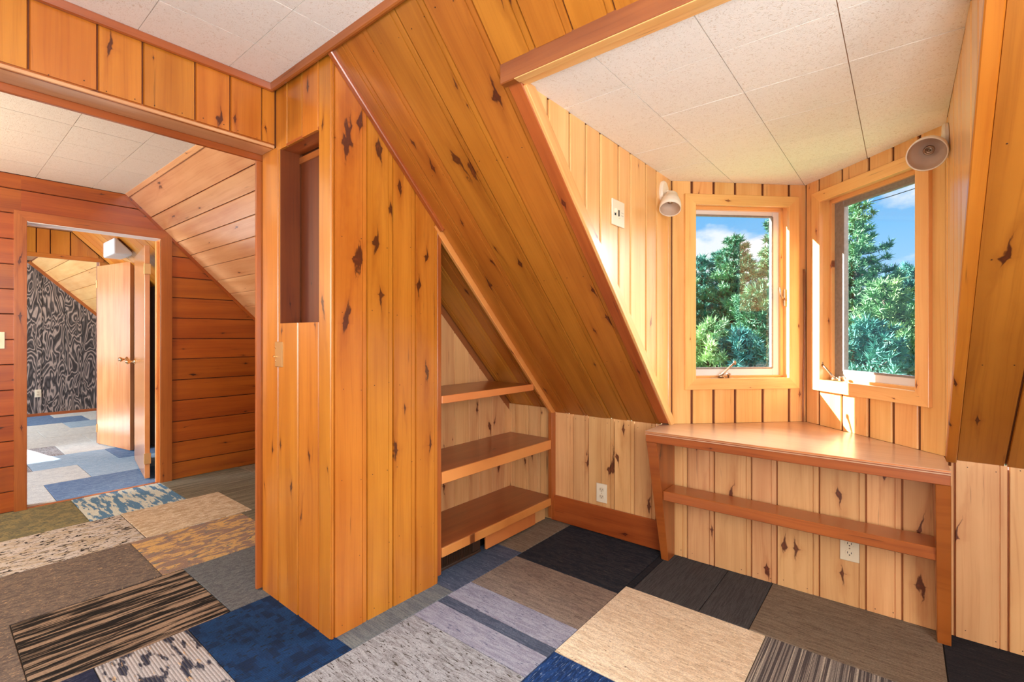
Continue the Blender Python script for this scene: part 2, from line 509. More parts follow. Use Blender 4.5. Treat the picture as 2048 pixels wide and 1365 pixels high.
def put(o, parent=None, mw=None):
    COL.objects.link(o)
    mw = mw or Matrix.Identity(4)
    WM[o.name] = mw
    if parent is not None:
        o.parent = parent
        o.matrix_basis = WM[parent.name].inverted() @ mw
    else:
        o.matrix_basis = mw
    return o


def empty(name, loc=(0, 0, 0), label=None, cat=None, kind=None, group=None, rot=None):
    o = bpy.data.objects.new(name, None)
    o.empty_display_size = 0.05
    mw = Matrix.Translation(loc)
    if rot:
        mw = mw @ rot.to_4x4()
    put(o, None, mw)
    return props(o, label, cat, kind, group)


def bm_obj(name, bm, mat, parent=None, mw=None, smooth=False):
    bmesh.ops.recalc_face_normals(bm, faces=bm.faces[:])
    me = bpy.data.meshes.new(name)
    bm.to_mesh(me)
    bm.free()
    if smooth:
        for p in me.polygons:
            p.use_smooth = True
    for mm in (mat if isinstance(mat, (list, tuple)) else [mat]):
        me.materials.append(mm)
    o = bpy.data.objects.new(name, me)
    return put(o, parent, mw)


RNG = random.Random(11)


def frame(O, U, V, N):
    """matrix with local x = U, z = V and local y = V x U"""
    U, V, N = Vector(U).normalized(), Vector(V).normalized(), Vector(N).normalized()
    Y = V.cross(U)
    m = Matrix((U, Y, V)).transposed().to_4x4()
    m.translation = Vector(O)
    return m, (1.0 if Y.dot(N) > 0 else -1.0)


def set_knots(o, knots, w, v0, v1, dens, size=(0.010, 0.024)):
    ks = list(knots)
    ln = v1 - v0
    n = min(NK - len(ks), int(ln * dens * 0.75 + RNG.random()))
    for _ in range(max(n, 0)):
        s = RNG.uniform(size[0] * 0.45, size[1])
        ks.append((RNG.uniform(-0.42, 0.42) * w, RNG.uniform(v0, v1), s))
    for i in range(NK):
        o['k%d' % i] = [float(q) for q in (ks[i] if i < len(ks) else (9.0, 9.0, 0.001))]


def clip_poly_prism(bm, edges):
    """cut a local x/z solid by half planes given as (px, pz, nx, nz) keeping the side opposite to n"""
    for px, pz, nx, nz in edges:
        geom = bm.verts[:] + bm.edges[:] + bm.faces[:]
        bmesh.ops.bisect_plane(bm, geom=geom, dist=1e-6, plane_co=(px, 0, pz), plane_no=(nx, 0, nz), clear_outer=True)
        be = [x for x in bm.edges if x.is_boundary]
        if be:
            bmesh.ops.holes_fill(bm, edges=be, sides=0)
        if not bm.verts:
            return False
    return True


def poly_edges(poly):
    # make CCW
    a = sum(poly[i][0] * poly[(i + 1) % len(poly)][1] - poly[(i + 1) % len(poly)][0] * poly[i][1] for i in range(len(poly)))
    if a < 0:
        poly = poly[::-1]
    out = []
    for i in range(len(poly)):
        (x0, z0), (x1, z1) = poly[i], poly[(i + 1) % len(poly)]
        d = Vector((x1 - x0, z1 - z0))
        if d.length < 1e-7:
            continue
        out.append((x0, z0, d.y / d.length, -d.x / d.length))
    return out


def profile(w, th, style):
    h = w / 2
    c = min(0.004, w * 0.1)
    if style == 'flat':
        c = 0.0015
        return [(-h, -th), (-h, -c), (-h + c, 0), (h - c, 0), (h, -c), (h, -th)]
    if style == 'v' or w < 0.06:
        c = min(0.0025, w * 0.1)
        return [(-h, -th), (-h, -0.006), (-h + c, 0), (h - c, 0), (h, -0.006), (h, -th)]
    if style == 'bead':
        b = h - 0.022
        return [(-h, -th), (-h, -0.007), (-h + 0.002, 0), (b - 0.002, 0), (b - 0.0008, -0.006), (b + 0.0008, -0.006), (b + 0.002, -0.0015), (h - 0.002, -0.0015), (h, -0.007), (h, -th)]
    if style == 'channel':
        h -= 0.005
        return [(-h, -th), (-h, -0.003), (-h + 0.003, 0), (h - 0.003, 0), (h, -0.003), (h, -th)]


def field(parent, O, U, V, N, seams, clip, mat, style='v', th=0.012, name='plank', gap=0.0045, dens=2.0, knots=None, ksize=(0.010, 0.024), var=0.0015):
    """boards laid side by side on a plane: U across, V along, seams = board edges in u, clip = convex (u, v) polygon"""
    U, V, N, O = Vector(U).normalized(), Vector(V).normalized(), Vector(N).normalized(), Vector(O)
    vs = [p[1] for p in clip]
    us = [p[0] for p in clip]
    v0, v1 = min(vs), max(vs)
    res = []
    for i in range(len(seams) - 1):
        a, b = seams[i], seams[i + 1]
        if b <= min(us) + 1e-4 or a >= max(us) - 1e-4:
            continue
        w = b - a - gap
        c = (a + b) / 2
        proud = RNG.uniform(-var, var)
        mw, sg = frame(O + U * c + N * proud, U, V, N)
        bm = bmesh.new()
        pr = profile(w, th, style)
        lo = [bm.verts.new((x, sg * h, v0 - 0.02)) for x, h in pr]
        hi = [bm.verts.new((x, sg * h, v1 + 0.02)) for x, h in pr]
        n = len(pr)
        bm.faces.new(lo)
        bm.faces.new(hi)
        for k in range(n):
            bm.faces.new((lo[k], lo[(k + 1) % n], hi[(k + 1) % n], hi[k]))
        ed = [(x - c, z, nx, nz) for x, z, nx, nz in poly_edges(clip)]
        if not clip_poly_prism(bm, ed) or len(bm.faces) < 4:
            bm.free()
            continue
        # local origin at the board's foot keeps the grain different from board to board
        zs = [v.co.z for v in bm.verts]
        o = bm_obj(name, bm, mat, parent, mw)
        set_knots(o, [(ku, kv, ks) for (ku0, kv, ks) in (knots or []) if a <= ku0 < b for ku in (ku0 - c,)], w, min(zs), max(zs), dens, ksize)
        res.append(o)
    return res


def prism(bm, O, U, V, N, poly, h0, h1):
    O, U, V, N = Vector(O), Vector(U).normalized(), Vector(V).normalized(), Vector(N).normalized()
    lo = [bm.verts.new(O + U * u + V * v + N * h0) for u, v in poly]
    hi = [bm.verts.new(O + U * u + V * v + N * h1) for u, v in poly]
    n = len(poly)
    bm.faces.new(lo)
    bm.faces.new(hi)
    for k in range(n):
        bm.faces.new((lo[k], lo[(k + 1) % n], hi[(k + 1) % n], hi[k]))


def bm_box(bm, p0, p1):
    x0, y0, z0 = p0
    x1, y1, z1 = p1
    prism(bm, (0, 0, z0), (1, 0, 0), (0, 1, 0), (0, 0, 1), [(x0, y0), (x1, y0), (x1, y1), (x0, y1)], 0, z1 - z0)


def wall_slab(name, label, cat, mat, slabs):
    """setting piece: its own mesh is the backing behind the boards"""
    bm = bmesh.new()
    for s in slabs:
        if len(s) == 2:
            bm_box(bm, *s)
        else:
            prism(bm, *s)
    o = bm_obj(name, bm, mat)
    return props(o, label, cat, 'structure')


def bar(name, parent, mat, P0, P1, N, w, t, cuts=None, dens=1.2, u0=None, bevel=0.002, knots=None):
    """straight stick from P0 to P1; w across, t thick along N (front face at P plane, going back -t)"""
    P0, P1, N = Vector(P0), Vector(P1), Vector(N).normalized()
    V = (P1 - P0)
    ln = V.length
    V.normalize()
    N = (N - V * N.dot(V)).normalized()
    U = V.cross(N)
    mw, sg = frame(P0, U, V, N)
    bm = bmesh.new()
    a = -w / 2 if u0 is None else u0
    vs = [(a, 0), (a + w, 0), (a + w, -t), (a, -t)]
    lo = [bm.verts.new((x, sg * h, 0)) for x, h in vs]
    hi = [bm.verts.new((x, sg * h, ln)) for x, h in vs]
    bm.faces.new(lo)
    bm.faces.new(hi)
    for k in range(4):
        bm.faces.new((lo[k], lo[(k + 1) % 4], hi[(k + 1) % 4], hi[k]))
    if bevel:
        bmesh.ops.bevel(bm, geom=bm.edges[:], offset=bevel, segments=1, affect='EDGES', profile=0.5)
    o = bm_obj(name, bm, mat, parent, mw)
    set_knots(o, knots or [], w, 0, ln, dens, (0.006, 0.014))
    return o


def box(name, parent, mat, p0, p1, bevel=0.002, mw=None, seg=1):
    """axis aligned block in world space (or in the frame mw); local origin at its centre, grain along the longest side"""
    p0, p1 = Vector(p0), Vector(p1)
    c = (p0 + p1) / 2
    d = [abs(p1[i] - p0[i]) for i in range(3)]
    k = d.index(max(d))
    if k == 0:
        R = Matrix(((0, 0, 1), (0, 1, 0), (-1, 0, 0)))
    elif k == 1:
        R = Matrix(((1, 0, 0), (0, 0, 1), (0, -1, 0)))
    else:
        R = Matrix.Identity(3)
    Ri = R.transposed()
    bm = bmesh.new()
    bmesh.ops.create_cube(bm, size=1.0)
    for v in bm.verts:
        q = Vector((v.co.x * d[0], v.co.y * d[1], v.co.z * d[2]))
        v.co = Ri @ q
    if bevel:
        bmesh.ops.bevel(bm, geom=bm.edges[:], offset=min(bevel, min(d) * 0.3), segments=seg, affect='EDGES', profile=0.5)
    M4 = Matrix.Translation(c) @ R.to_4x4()
    if mw is not None:
        M4 = mw @ M4
    o = bm_obj(name, bm, mat, parent, M4, smooth=False)
    set_knots(o, [], min(sorted(d)[1], 0.3), -max(d) / 2, max(d) / 2, 1.0, (0.006, 0.013))
    return o


def lathe(bm, pts, mw=None, seg=24):
    mw = mw or Matrix.Identity(4)
    rings = []
    for r, h in pts:
        if r < 1e-6:
            rings.append([bm.verts.new(mw @ Vector((0, 0, h)))])
        else:
            rings.append([bm.verts.new(mw @ Vector((r * math.cos(2 * math.pi * k / seg), r * math.sin(2 * math.pi * k / seg), h))) for k in range(seg)])
    for a, b in zip(rings, rings[1:]):
        for k in range(seg):
            k2 = (k + 1) % seg
            if len(a) == 1 and len(b) == 1:
                continue
            if len(a) == 1:
                bm.faces.new((a[0], b[k], b[k2]))
            elif len(b) == 1:
                bm.faces.new((a[k], a[k2], b[0]))
            else:
                bm.faces.new((a[k], a[k2], b[k2], b[k]))


def tube(bm, pts, rad, seg=8):
    rings = []
    pts = [Vector(p) for p in pts]
    for i, p in enumerate(pts):
        d = (pts[min(i + 1, len(pts) - 1)] - pts[max(i - 1, 0)]).normalized()
        a = d.orthogonal().normalized()
        if i and rings:
            a = (pa - d * pa.dot(d)).normalized()
        pa = a
        b = d.cross(a)
        r = rad[i] if isinstance(rad, (list, tuple)) else rad
        rings.append([bm.verts.new(p + (a * math.cos(2 * math.pi * k / seg) + b * math.sin(2 * math.pi * k / seg)) * r) for k in range(seg)])
    for a, b in zip(rings, rings[1:]):
        for k in range(seg):
            bm.faces.new((a[k], a[(k + 1) % seg], b[(k + 1) % seg], b[k]))
    bm.faces.new(rings[0])
    bm.faces.new(rings[-1])


def axis_matrix(loc, d):
    q = Vector(d).to_track_quat('Z', 'Y')
    return Matrix.Translation(loc) @ q.to_matrix().to_4x4()


X, Y, Z = Vector((1, 0, 0)), Vector((0, 1, 0)), Vector((0, 0, 1))
TOPZ = 2.372          # main room ceiling
LZ = 2.344            # ceilings beyond the opening
KY = 2.64             # knee wall plane


def slope_z(y):
    return 0.715 + 1.018 * (KY - y)


def lslope_z(y):
    return LZ - 0.985 * (y - 1.03)


SL = Vector((0, 1, -1.018)).normalized()      # down the slope
SN = Vector((0, -1.018, -1)).normalized()     # out of the slope, into the room
YC = KY - (TOPZ - 0.715) / 1.018              # where slope meets the ceiling
SLEN = math.hypot(KY - YC, TOPZ - 0.715)

# ================================================================== SETTING
# ---- floor with carpet tiles
bm = bmesh.new()
bm_box(bm, (-10.3, -2.6, -0.12), (1.7, 2.75, -0.006))
floor = props(bm_obj('floor', bm, plain('floor_underlay', rgb(54, 48, 44), 0.9)), 'floor laid with mismatched carpet tiles through all the rooms', 'floor', 'structure')


def ctile(x0, y0, x1, y1, key, rot=None, proud=0.0):
    g = 0.0015
    cx, cy = (x0 + x1) / 2, (y0 + y1) / 2
    bm = bmesh.new()
    bm_box(bm, (x0 + g - cx, y0 + g - cy, -0.006), (x1 - g - cx, y1 - g - cy, 0.0))
    bmesh.ops.bevel(bm, geom=[e_ for e_ in bm.edges if min(v.co.z for v in e_.verts) > -0.001], offset=0.002, segments=1, affect='EDGES')
    return bm_obj('carpet_tile', bm, CP[key], floor, Matrix.Translation((cx, cy, RNG.uniform(-0.0008, 0.0012) + proud)))


T = 0.615
xa, xb, xc = -1.66, -1.045, -0.43
# strip along the column and the shelves
ctile(-1.80, 0.985, xa, 1.60, 'greygreen')
ctile(-1.90, 1.60, xa, 2.13, 'bluegrey')
ctile(-1.95, 2.13, xa, 2.66, 'taupe')
# first column
ctile(xa, 2.08, xb, 2.66, 'black')
ctile(xa, 1.72, xb, 2.08, 'tan')
ctile(xa, 1.56, xb, 1.72, 'mauve')
ctile(xa, 1.50, xb, 1.56, 'bluegrey')
ctile(xa, 1.36, xb, 1.50, 'mauve')
ctile(xa, 0.74, xb, 1.36, 'speckle')
ctile(xa, 0.12, xb, 0.74, 'greyweave')
ctile(xa, -0.5, xb, 0.12, 'tan')
# second column
ctile(xb, 2.165, xb + 0.035, 2.66, 'charcoal')
ctile(xb + 0.035, 2.165, -0.70, 2.66, 'dark')
ctile(-0.70, 2.165, -0.495, 2.66, 'dark')
ctile(xb, 1.545, xc, 2.165, 'beige')
ctile(xb, 0.925, xc, 1.545, 'navy')
ctile(xb, 0.31, xc, 0.925, 'brown')
# third column
ctile(-0.495, 2.165, 0.125, 2.66, 'taupe')
ctile(xc, 1.55, xc + T, 2.165, 'stripe')
ctile(xc, 0.93, xc + T, 1.55, 'tan')
ctile(0.125, 2.165, 0.74, 2.66, 'charcoal')
ctile(xc + T, 1.55, xc + 2 * T, 2.165, 'charcoal')
# in front of the opening
ctile(-2.305, 0.70, xa, 1.06, 'blue')
ctile(-2.305, 0.40, xa, 0.70, 'zebra')
ctile(-2.305, -0.215, xa, 0.40, 'navydark')
ctile(-2.92, 0.865, -2.305, 1.48, 'greyweave')
ctile(-2.92, 0.236, -2.305, 0.865, 'blackwood')
ctile(-2.92, -0.38, -2.305, 0.236, 'brown')
ctile(-3.53, 0.775, -2.92, 1.39, 'orange')
ctile(-3.53, 0.16, -2.92, 0.775, 'brown')
ctile(-3.53, -0.46, -2.92, 0.16, 'gold')
ctile(-4.135, 0.855, -3.53, 1.46, 'sand', proud=0.004)
ctile(-4.135, 0.24, -3.53, 0.855, 'crackle')
ctile(-4.135, -0.38, -3.53, 0.24, 'gold')
ctile(-4.79, 0.70, -4.135, 1.25, 'bluewhite')
ctile(-4.79, 0.08, -4.135, 0.70, 'gold')
ctile(-4.79, 1.25, -4.135, 1.86, 'taupe2')
ctile(-4.135, 1.46, -3.53, 2.03, 'taupe2')
ctile(-3.53, 1.39, -2.92, 2.0, 'taupe2')
ctile(-4.135, 2.03, -2.305, 2.66, 'taupe')
ctile(-4.79, 1.86, -4.135, 2.66, 'taupe')
ctile(-2.92, 1.48, -2.305, 2.03, 'taupe')
ctile(-3.53, 2.0, -2.92, 2.03, 'taupe')
# hall and far room
r2 = random.Random(5)
seq = ['pale', 'paleblue', 'pale', 'midblue', 'pale', 'paleblue', 'speckle', 'pale']
xx = -4.82
col_i = 0
while xx > -10.2:
    yy = -0.6 + (0.3 if col_i % 2 else 0.0)
    while yy < 2.4:
        k = r2.choice(seq)
        if col_i == 0:
            k = 'midblue' if yy > 0.5 else 'pale'
        if xx - T < -9.6:
            k = 'midblue' if yy < 1.2 else 'pale'
        ctile(max(xx - T, -10.2), yy, xx, yy + T, k)
        yy += T
    xx -= T
    col_i += 1

# ---- ceilings
bm = bmesh.new()
bm_box(bm, (-2.40, -2.6, TOPZ + 0.006), (1.7, YC + 0.16, TOPZ + 0.12))
ceil_main = props(bm_obj('ceiling', bm, M['tile_gap']), 'flat ceiling of embossed cream tiles in the main room', 'ceiling', 'structure')
bm = bmesh.new()
bm_box(bm, (-10.3, -2.6, LZ + 0.006), (-2.39, 1.2, LZ + 0.12))
ceil_land = props(bm_obj('ceiling', bm, M['tile_gap']), 'flat cream tile ceiling over the landing behind the wide opening', 'ceiling', 'structure')
bm = bmesh.new()
DZ = 2.085
bm_box(bm, (-1.06, 1.262, DZ + 0.006), (0.20, 2.64, DZ + 0.1))
prism(bm, (0, 0, DZ), X, Y, Z, [(-1.12, 2.64), (0.26, 2.64), (-0.4325, 3.40)], 0.006, 0.1)
ceil_dorm = props(bm_obj('ceiling', bm, M['tile_gap']), 'low white tile ceiling of the window dormer', 'ceiling', 'structure')


def ceil_tile(parent, poly, z, cx, cy):
    bm = bmesh.new()
    lo = [bm.verts.new((x - cx, y - cy, 0)) for x, y in poly]
    hi = [bm.verts.new((x - cx, y - cy, 0.008)) for x, y in poly]
    n = len(poly)
    bot = bm.faces.new(lo)
    bm.faces.new(hi)
    for k in range(n):
        bm.faces.new((lo[k], lo[(k + 1) % n], hi[(k + 1) % n], hi[k]))
    return bm_obj('ceiling_tile', bm, M['ceil'], parent, Matrix.Translation((cx, cy, z + RNG.uniform(-0.0006, 0.0004))))


def clip2(poly, px, py, nx, ny):
    out = []
    n = len(poly)
    for i in range(n):
        a, b = poly[i], poly[(i + 1) % n]
        da = (a[0] - px) * nx + (a[1] - py) * ny
        db = (b[0] - px) * nx + (b[1] - py) * ny
        if da <= 0:
            out.append(a)
        if (da < 0 < db) or (db < 0 < da):
            t_ = da / (da - db)
            out.append((a[0] + (b[0] - a[0]) * t_, a[1] + (b[1] - a[1]) * t_))
    return out


def ceil_grid(parent, z, xs, ys, clip, gap=0.0014):
    ed = poly_edges(clip)
    for i in range(len(xs) - 1):
        for j in range(len(ys) - 1):
            p = [(xs[i] + gap, ys[j] + gap), (xs[i + 1] - gap, ys[j] + gap), (xs[i + 1] - gap, ys[j + 1] - gap), (xs[i] + gap, ys[j + 1] - gap)]
            for (px, py, nx, ny) in ed:
                p = clip2(p, px, py, nx, ny)
                if len(p) < 3:
                    break
            if len(p) < 3:
                continue
            q = []
            for v in p:
                if not q or math.hypot(v[0] - q[-1][0], v[1] - q[-1][1]) > 1e-3:
                    q.append(v)
            if len(q) > 2 and math.hypot(q[0][0] - q[-1][0], q[0][1] - q[-1][1]) < 1e-3:
                q.pop()
            if len(q) < 3:
                continue
            ar = abs(sum(q[k][0] * q[(k + 1) % len(q)][1] - q[(k + 1) % len(q)][0] * q[k][1] for k in range(len(q)))) / 2
            if ar < 4e-4:
                continue
            ceil_tile(parent, q, z, (xs[i] + xs[i + 1]) / 2, (ys[j] + ys[j + 1]) / 2)


ti = 0.3075
ceil_grid(ceil_main, TOPZ, [-1.98 + ti * k for k in range(-1, 12)], [0.83 + (ti + 0.008) * k for k in range(-9, 2)], [(-2.26, -2.4), (1.5, -2.4), (1.5, YC + 0.01), (-2.26, YC + 0.01)])
ceil_grid(ceil_dorm, DZ, [-1.045 + 0.3045 * k for k in range(0, 5)], [1.24 + 0.3025 * k for k in range(0, 8)], [(-1.0, 1.29), (0.137, 1.29), (0.137, 2.64), (-0.4325, 3.21), (-1.0, 2.64)])
ceil_grid(ceil_land, LZ, [-4.78 + 0.335 * k for k in range(0, 8)], [0.82 + 0.3075 * k for k in range(-8, 2)], [(-4.78, -1.6), (-2.43, -1.6), (-2.43, 1.03), (-4.78, 1.03)])

# ---- unseen shell of the rooms
wall_slab('wall_back', 'plain wall behind the camera closing the rooms', 'wall', M['shell_wood'], [((-10.3, -2.6, -0.1), (1.7, -2.4, 2.5))])
wall_slab('wall_right', 'plain wall far to the right of the desk', 'wall', M['shell_wood'], [((1.6, -2.6, -0.1), (1.75, 2.75, 2.5))])

# ---- main sloped ceiling boards
O0 = Vector((0, YC, TOPZ))


def sv(y):
    return (y - YC) / (KY - YC) * SLEN


SW = (0, 1)
DX0, DX1 = -1.045, 0.152     # dormer opening in the slope
BY = 1.24                     # dormer beam
slabs = [
    (O0, X, SL, SN, [(-1.80, -0.15), (DX0, -0.15), (DX0, SLEN), (-1.80, SLEN)], -0.06, -0.0105),
    (O0, X, SL, SN, [(DX0, -0.15), (DX1, -0.15), (DX1, sv(BY + 0.03)), (DX0, sv(BY + 0.03))], -0.06, -0.0105),
    (O0, X, SL, SN, [(DX1, -0.15), (1.7, -0.15), (1.7, SLEN), (DX1, SLEN)], -0.06, -0.0105),
    (O0, X, SL, SN, [(-2.30, -0.1), (-1.80, -0.1), (-1.80, SLEN), (-2.30, SLEN)], -0.12, -0.055),
]
slope = wall_slab('wall_slope', 'sloping knotty pine attic ceiling with boards running down to the knee wall', 'sloped ceiling', M['groove'], slabs)
SK = [(-1.45, sv(1.415), 0.034), (-1.40, sv(1.47), 0.03), (-1.13, sv(1.305), 0.028), (-1.63, sv(1.33), 0.013), (-1.60, sv(1.42), 0.02), (-1.10, sv(1.94), 0.02),
      (-1.09, sv(2.06), 0.02), (-1.19, sv(2.12), 0.012), (-1.10, sv(2.47), 0.03), (-1.12, sv(1.10), 0.02), (-1.17, sv(1.20), 0.014), (-1.29, sv(2.3), 0.010), (-1.62, sv(1.62), 0.013), (-1.58, sv(1.78), 0.012)]
field(slope, O0, X, SL, SN, [-1.775, -1.668, -1.535, -1.368, -1.237, -1.06], [(-1.775, 0.0), (-1.06, 0.0), (-1.06, SLEN), (-1.775, SLEN)], M['pine_slope'], 'bead', knots=SK, dens=0.8)
field(slope, O0, X, SL, SN, [-1.06, -0.912, -0.772, -0.632, -0.49, -0.35, -0.21, -0.07, 0.17], [(-1.06, 0.0), (0.17, 0.0), (0.17, sv(BY)), (-1.06, sv(BY))], M['pine_slope'], 'bead', dens=3, knots=[(-0.97, sv(1.10), 0.022)])
field(slope, O0, X, SL, SN, [0.168, 0.310, 0.45, 0.60, 0.75, 0.9], [(0.168, 0.0), (0.9, 0.0), (0.9, SLEN), (0.168, SLEN)], M['pine_slope'], 'v', dens=1.6, knots=[(0.225, sv(1.93), 0.022), (0.215, sv(2.45), 0.016), (0.285, sv(1.95), 0.014)])
# alcove slope, set back a little
field(slope, O0 - SN * 0.018, X, SL, SN, [-2.16, -2.12, -1.955, -1.87, -1.795], [(-2.16, 0.2), (-1.795, 0.2), (-1.795, SLEN + 0.03), (-2.16, SLEN + 0.03)], M['pine_slope'], 'bead', dens=2)

# trims on the slope
tr = empty('trim_1', (0, 0, 0), 'red-brown trim strips where the sloping ceiling meets the flat ceiling and walls', 'trim', 'structure')
bar('crown_strip', tr, M['cedar'], (-2.253, 1.003, TOPZ - 0.016), (1.5, 1.003, TOPZ - 0.016), (0, -1, -0.25), 0.036, 0.02, bevel=0.005)
bar('crown_strip', tr, M['cedar'], (-2.232, -2.35, TOPZ - 0.016), (-2.232, 1.02, TOPZ - 0.016), (1, 0, -0.25), 0.036, 0.022, bevel=0.005)
bar('slope_strip', tr, M['cedar'], O0 + X * -1.762 + SL * 0.02 + SN * 0.016, O0 + X * -1.762 + SL * sv(1.63) + SN * 0.016, SN, 0.028, 0.02, bevel=0.004)
bar('alcove_strip', tr, M['shelf_edge'], O0 + X * -1.786 + SL * sv(1.60) + SN * 0.03, O0 + X * -1.786 + SL * (SLEN - 0.0) + SN * 0.03, SN, 0.022, 0.07, bevel=0.003)

# dormer edge boards
tr2 = empty('trim_2', (0, 0, 0), 'stained edge boards framing the opening of the window dormer', 'trim', 'structure')
bar('edge_board', tr2, M['cedar'], O0 + X * -1.028 + SL * sv(1.27) + SN * 0.016, O0 + X * -1.028 + SL * sv(2.612) + SN * 0.016, SN, 0.056, 0.03, bevel=0.003)
bar('edge_board', tr2, M['pine'], O0 + X * 0.153 + SL * sv(1.20) + SN * 0.012, O0 + X * 0.153 + SL * (SLEN + 0.004) + SN * 0.012, SN, 0.034, 0.03, bevel=0.003)
nc = Vector((1, 0, 0))
bar('reveal_board', tr2, M['pine_light'], Vector((-0.988, 0, 0)) + Vector((0, YC, TOPZ)) + SL * sv(1.30) - SN * 0.012, Vector((-0.988, 0, 0)) + Vector((0, YC, TOPZ)) + SL * (SLEN - 0.0) - SN * 0.012, X, 0.05, 0.016, bevel=0.002)
# beam across the head of the dormer
bar('head_beam', tr2, M['beam'], (-1.062, BY, 2.110), (0.17, BY, 2.110), (0, -1, 0), 0.074, 0.03, bevel=0.003)
bar('head_board', tr2, M['pine_light'], (-1.0, 1.256, 2.0725), (0.14, 1.256, 2.0725), (0, 0, -1), 0.03, 0.012, bevel=0.001)
bar('head_board', tr2, M['pine_light'], (-1.0, 1.288, 2.0760), (0.14, 1.288, 2.0760), (0, 0, -1), 0.032, 0.009, bevel=0.001)

# ---- dormer cheeks
pk = [(YC, TOPZ)]
wl_ = wall_slab('wall_dormer_left', 'left cheek wall of the dormer with upright pine boards', 'wall', M['groove'],
                [((0, 0, 0), Y, Z, X, [(1.29, slope_z(1.29) + 0.03), (2.64, 0.745), (2.64, 2.15), (1.29, 2.15)], -1.075, -1.009)])
field(wl_, (-1.0, 0, 0), Y, Z, X, [1.27, 1.44, 1.585, 1.709, 1.83, 2.002, 2.122, 2.299, 2.432, 2.599, 2.64],
      [(1.30, slope_z(1.30)), (2.64, slope_z(2.64)), (2.64, DZ), (1.30, DZ)], M['pine_light'], 'channel', dens=0.8, ksize=(0.006, 0.014), knots=[(2.20, 1.05, 0.016), (2.36, 1.28, 0.016)])
wr_ = wall_slab('wall_dormer_right', 'right cheek wall of the dormer with upright pine boards', 'wall', M['groove'],
                [((0, 0, 0), Y, Z, X, [(1.29, slope_z(1.29) + 0.03), (2.64, 0.745), (2.64, 2.15), (1.29, 2.15)], 0.146, 0.21)])
field(wr_, (0.137, 0, 0), Y, Z, -X, [1.25, 1.42, 1.56, 1.70, 1.85, 1.975, 2.11, 2.25, 2.435, 2.55, 2.64],
      [(1.30, slope_z(1.30)), (2.64, slope_z(2.64)), (2.64, DZ), (1.30, DZ)], M['pine_light'], 'channel', dens=0.5, ksize=(0.006, 0.012))

# ---- bay walls with the two windows
r2_ = 1 / math.sqrt(2)
LA = Vector((-1.0, 2.64, 0))
LU = Vector((r2_, r2_, 0))
LN = Vector((r2_, -r2_, 0))
RA = Vector((-0.4325, 3.2075, 0))
RU = Vector((r2_, -r2_, 0))
RN = Vector((-r2_, -r2_, 0))
WLEN = 0.8025
JS0, JS1, JZ0, JZ1 = 0.122, 0.702, 0.968, 1.965


def bay_wall(side, O, U, N, label, seams_b, ext):
    lo, hi = ext
    s0, s1, z0, z1 = JS0 - 0.012, JS1 + 0.012, JZ0 - 0.012, JZ1 + 0.012
    w = wall_slab('wall_bay_' + side, label, 'wall', M['groove'], [
        (O, U, Z, N, [(lo, 0.69), (s0, 0.69), (s0, 2.18), (lo, 2.18)], -0.11, -0.009),
        (O, U, Z, N, [(s1, 0.69), (hi, 0.69), (hi, 2.18), (s1, 2.18)], -0.11, -0.009),
        (O, U, Z, N, [(s0, 0.69), (s1, 0.69), (s1, z0), (s0, z0)], -0.11, -0.009),
        (O, U, Z, N, [(s0, z1), (s1, z1), (s1, 2.18), (s0, 2.18)], -0.11, -0.009)])
    zb = 0.727
    m_ = M['pine_light']
    kw = dict(dens=0.9, ksize=(0.006, 0.013))
    field(w, O, U, Z, N, seams_b, [(0.0, zb), (s0, zb), (s0, DZ), (0.0, DZ)], m_, 'channel', **kw)
    field(w, O, U, Z, N, seams_b, [(s1, zb), (WLEN + 0.012, zb), (WLEN + 0.012, DZ), (s1, DZ)], m_, 'channel', **kw)
    field(w, O, U, Z, N, seams_b, [(s0, zb), (s1, zb), (s1, z0 - 0.02), (s0, z0 - 0.02)], m_, 'channel', **kw)
    field(w, O, U, Z, N, seams_b, [(s0, z1 + 0.02), (s1, z1 + 0.02), (s1, DZ), (s0, DZ)], m_, 'channel', **kw)
    return w


bay_wall('left', LA, LU, LN, 'left face of the window bay, boarded around the small window', [0.0, 0.121, 0.250, 0.378, 0.544, 0.705, 0.8145], (-0.012, 0.91))
bay_wall('right', RA, RU, RN, 'right face of the window bay, boarded around the larger window', [0.0, 0.103, 0.265, 0.430, 0.563, 0.690, 0.8145], (-0.0, 0.815))


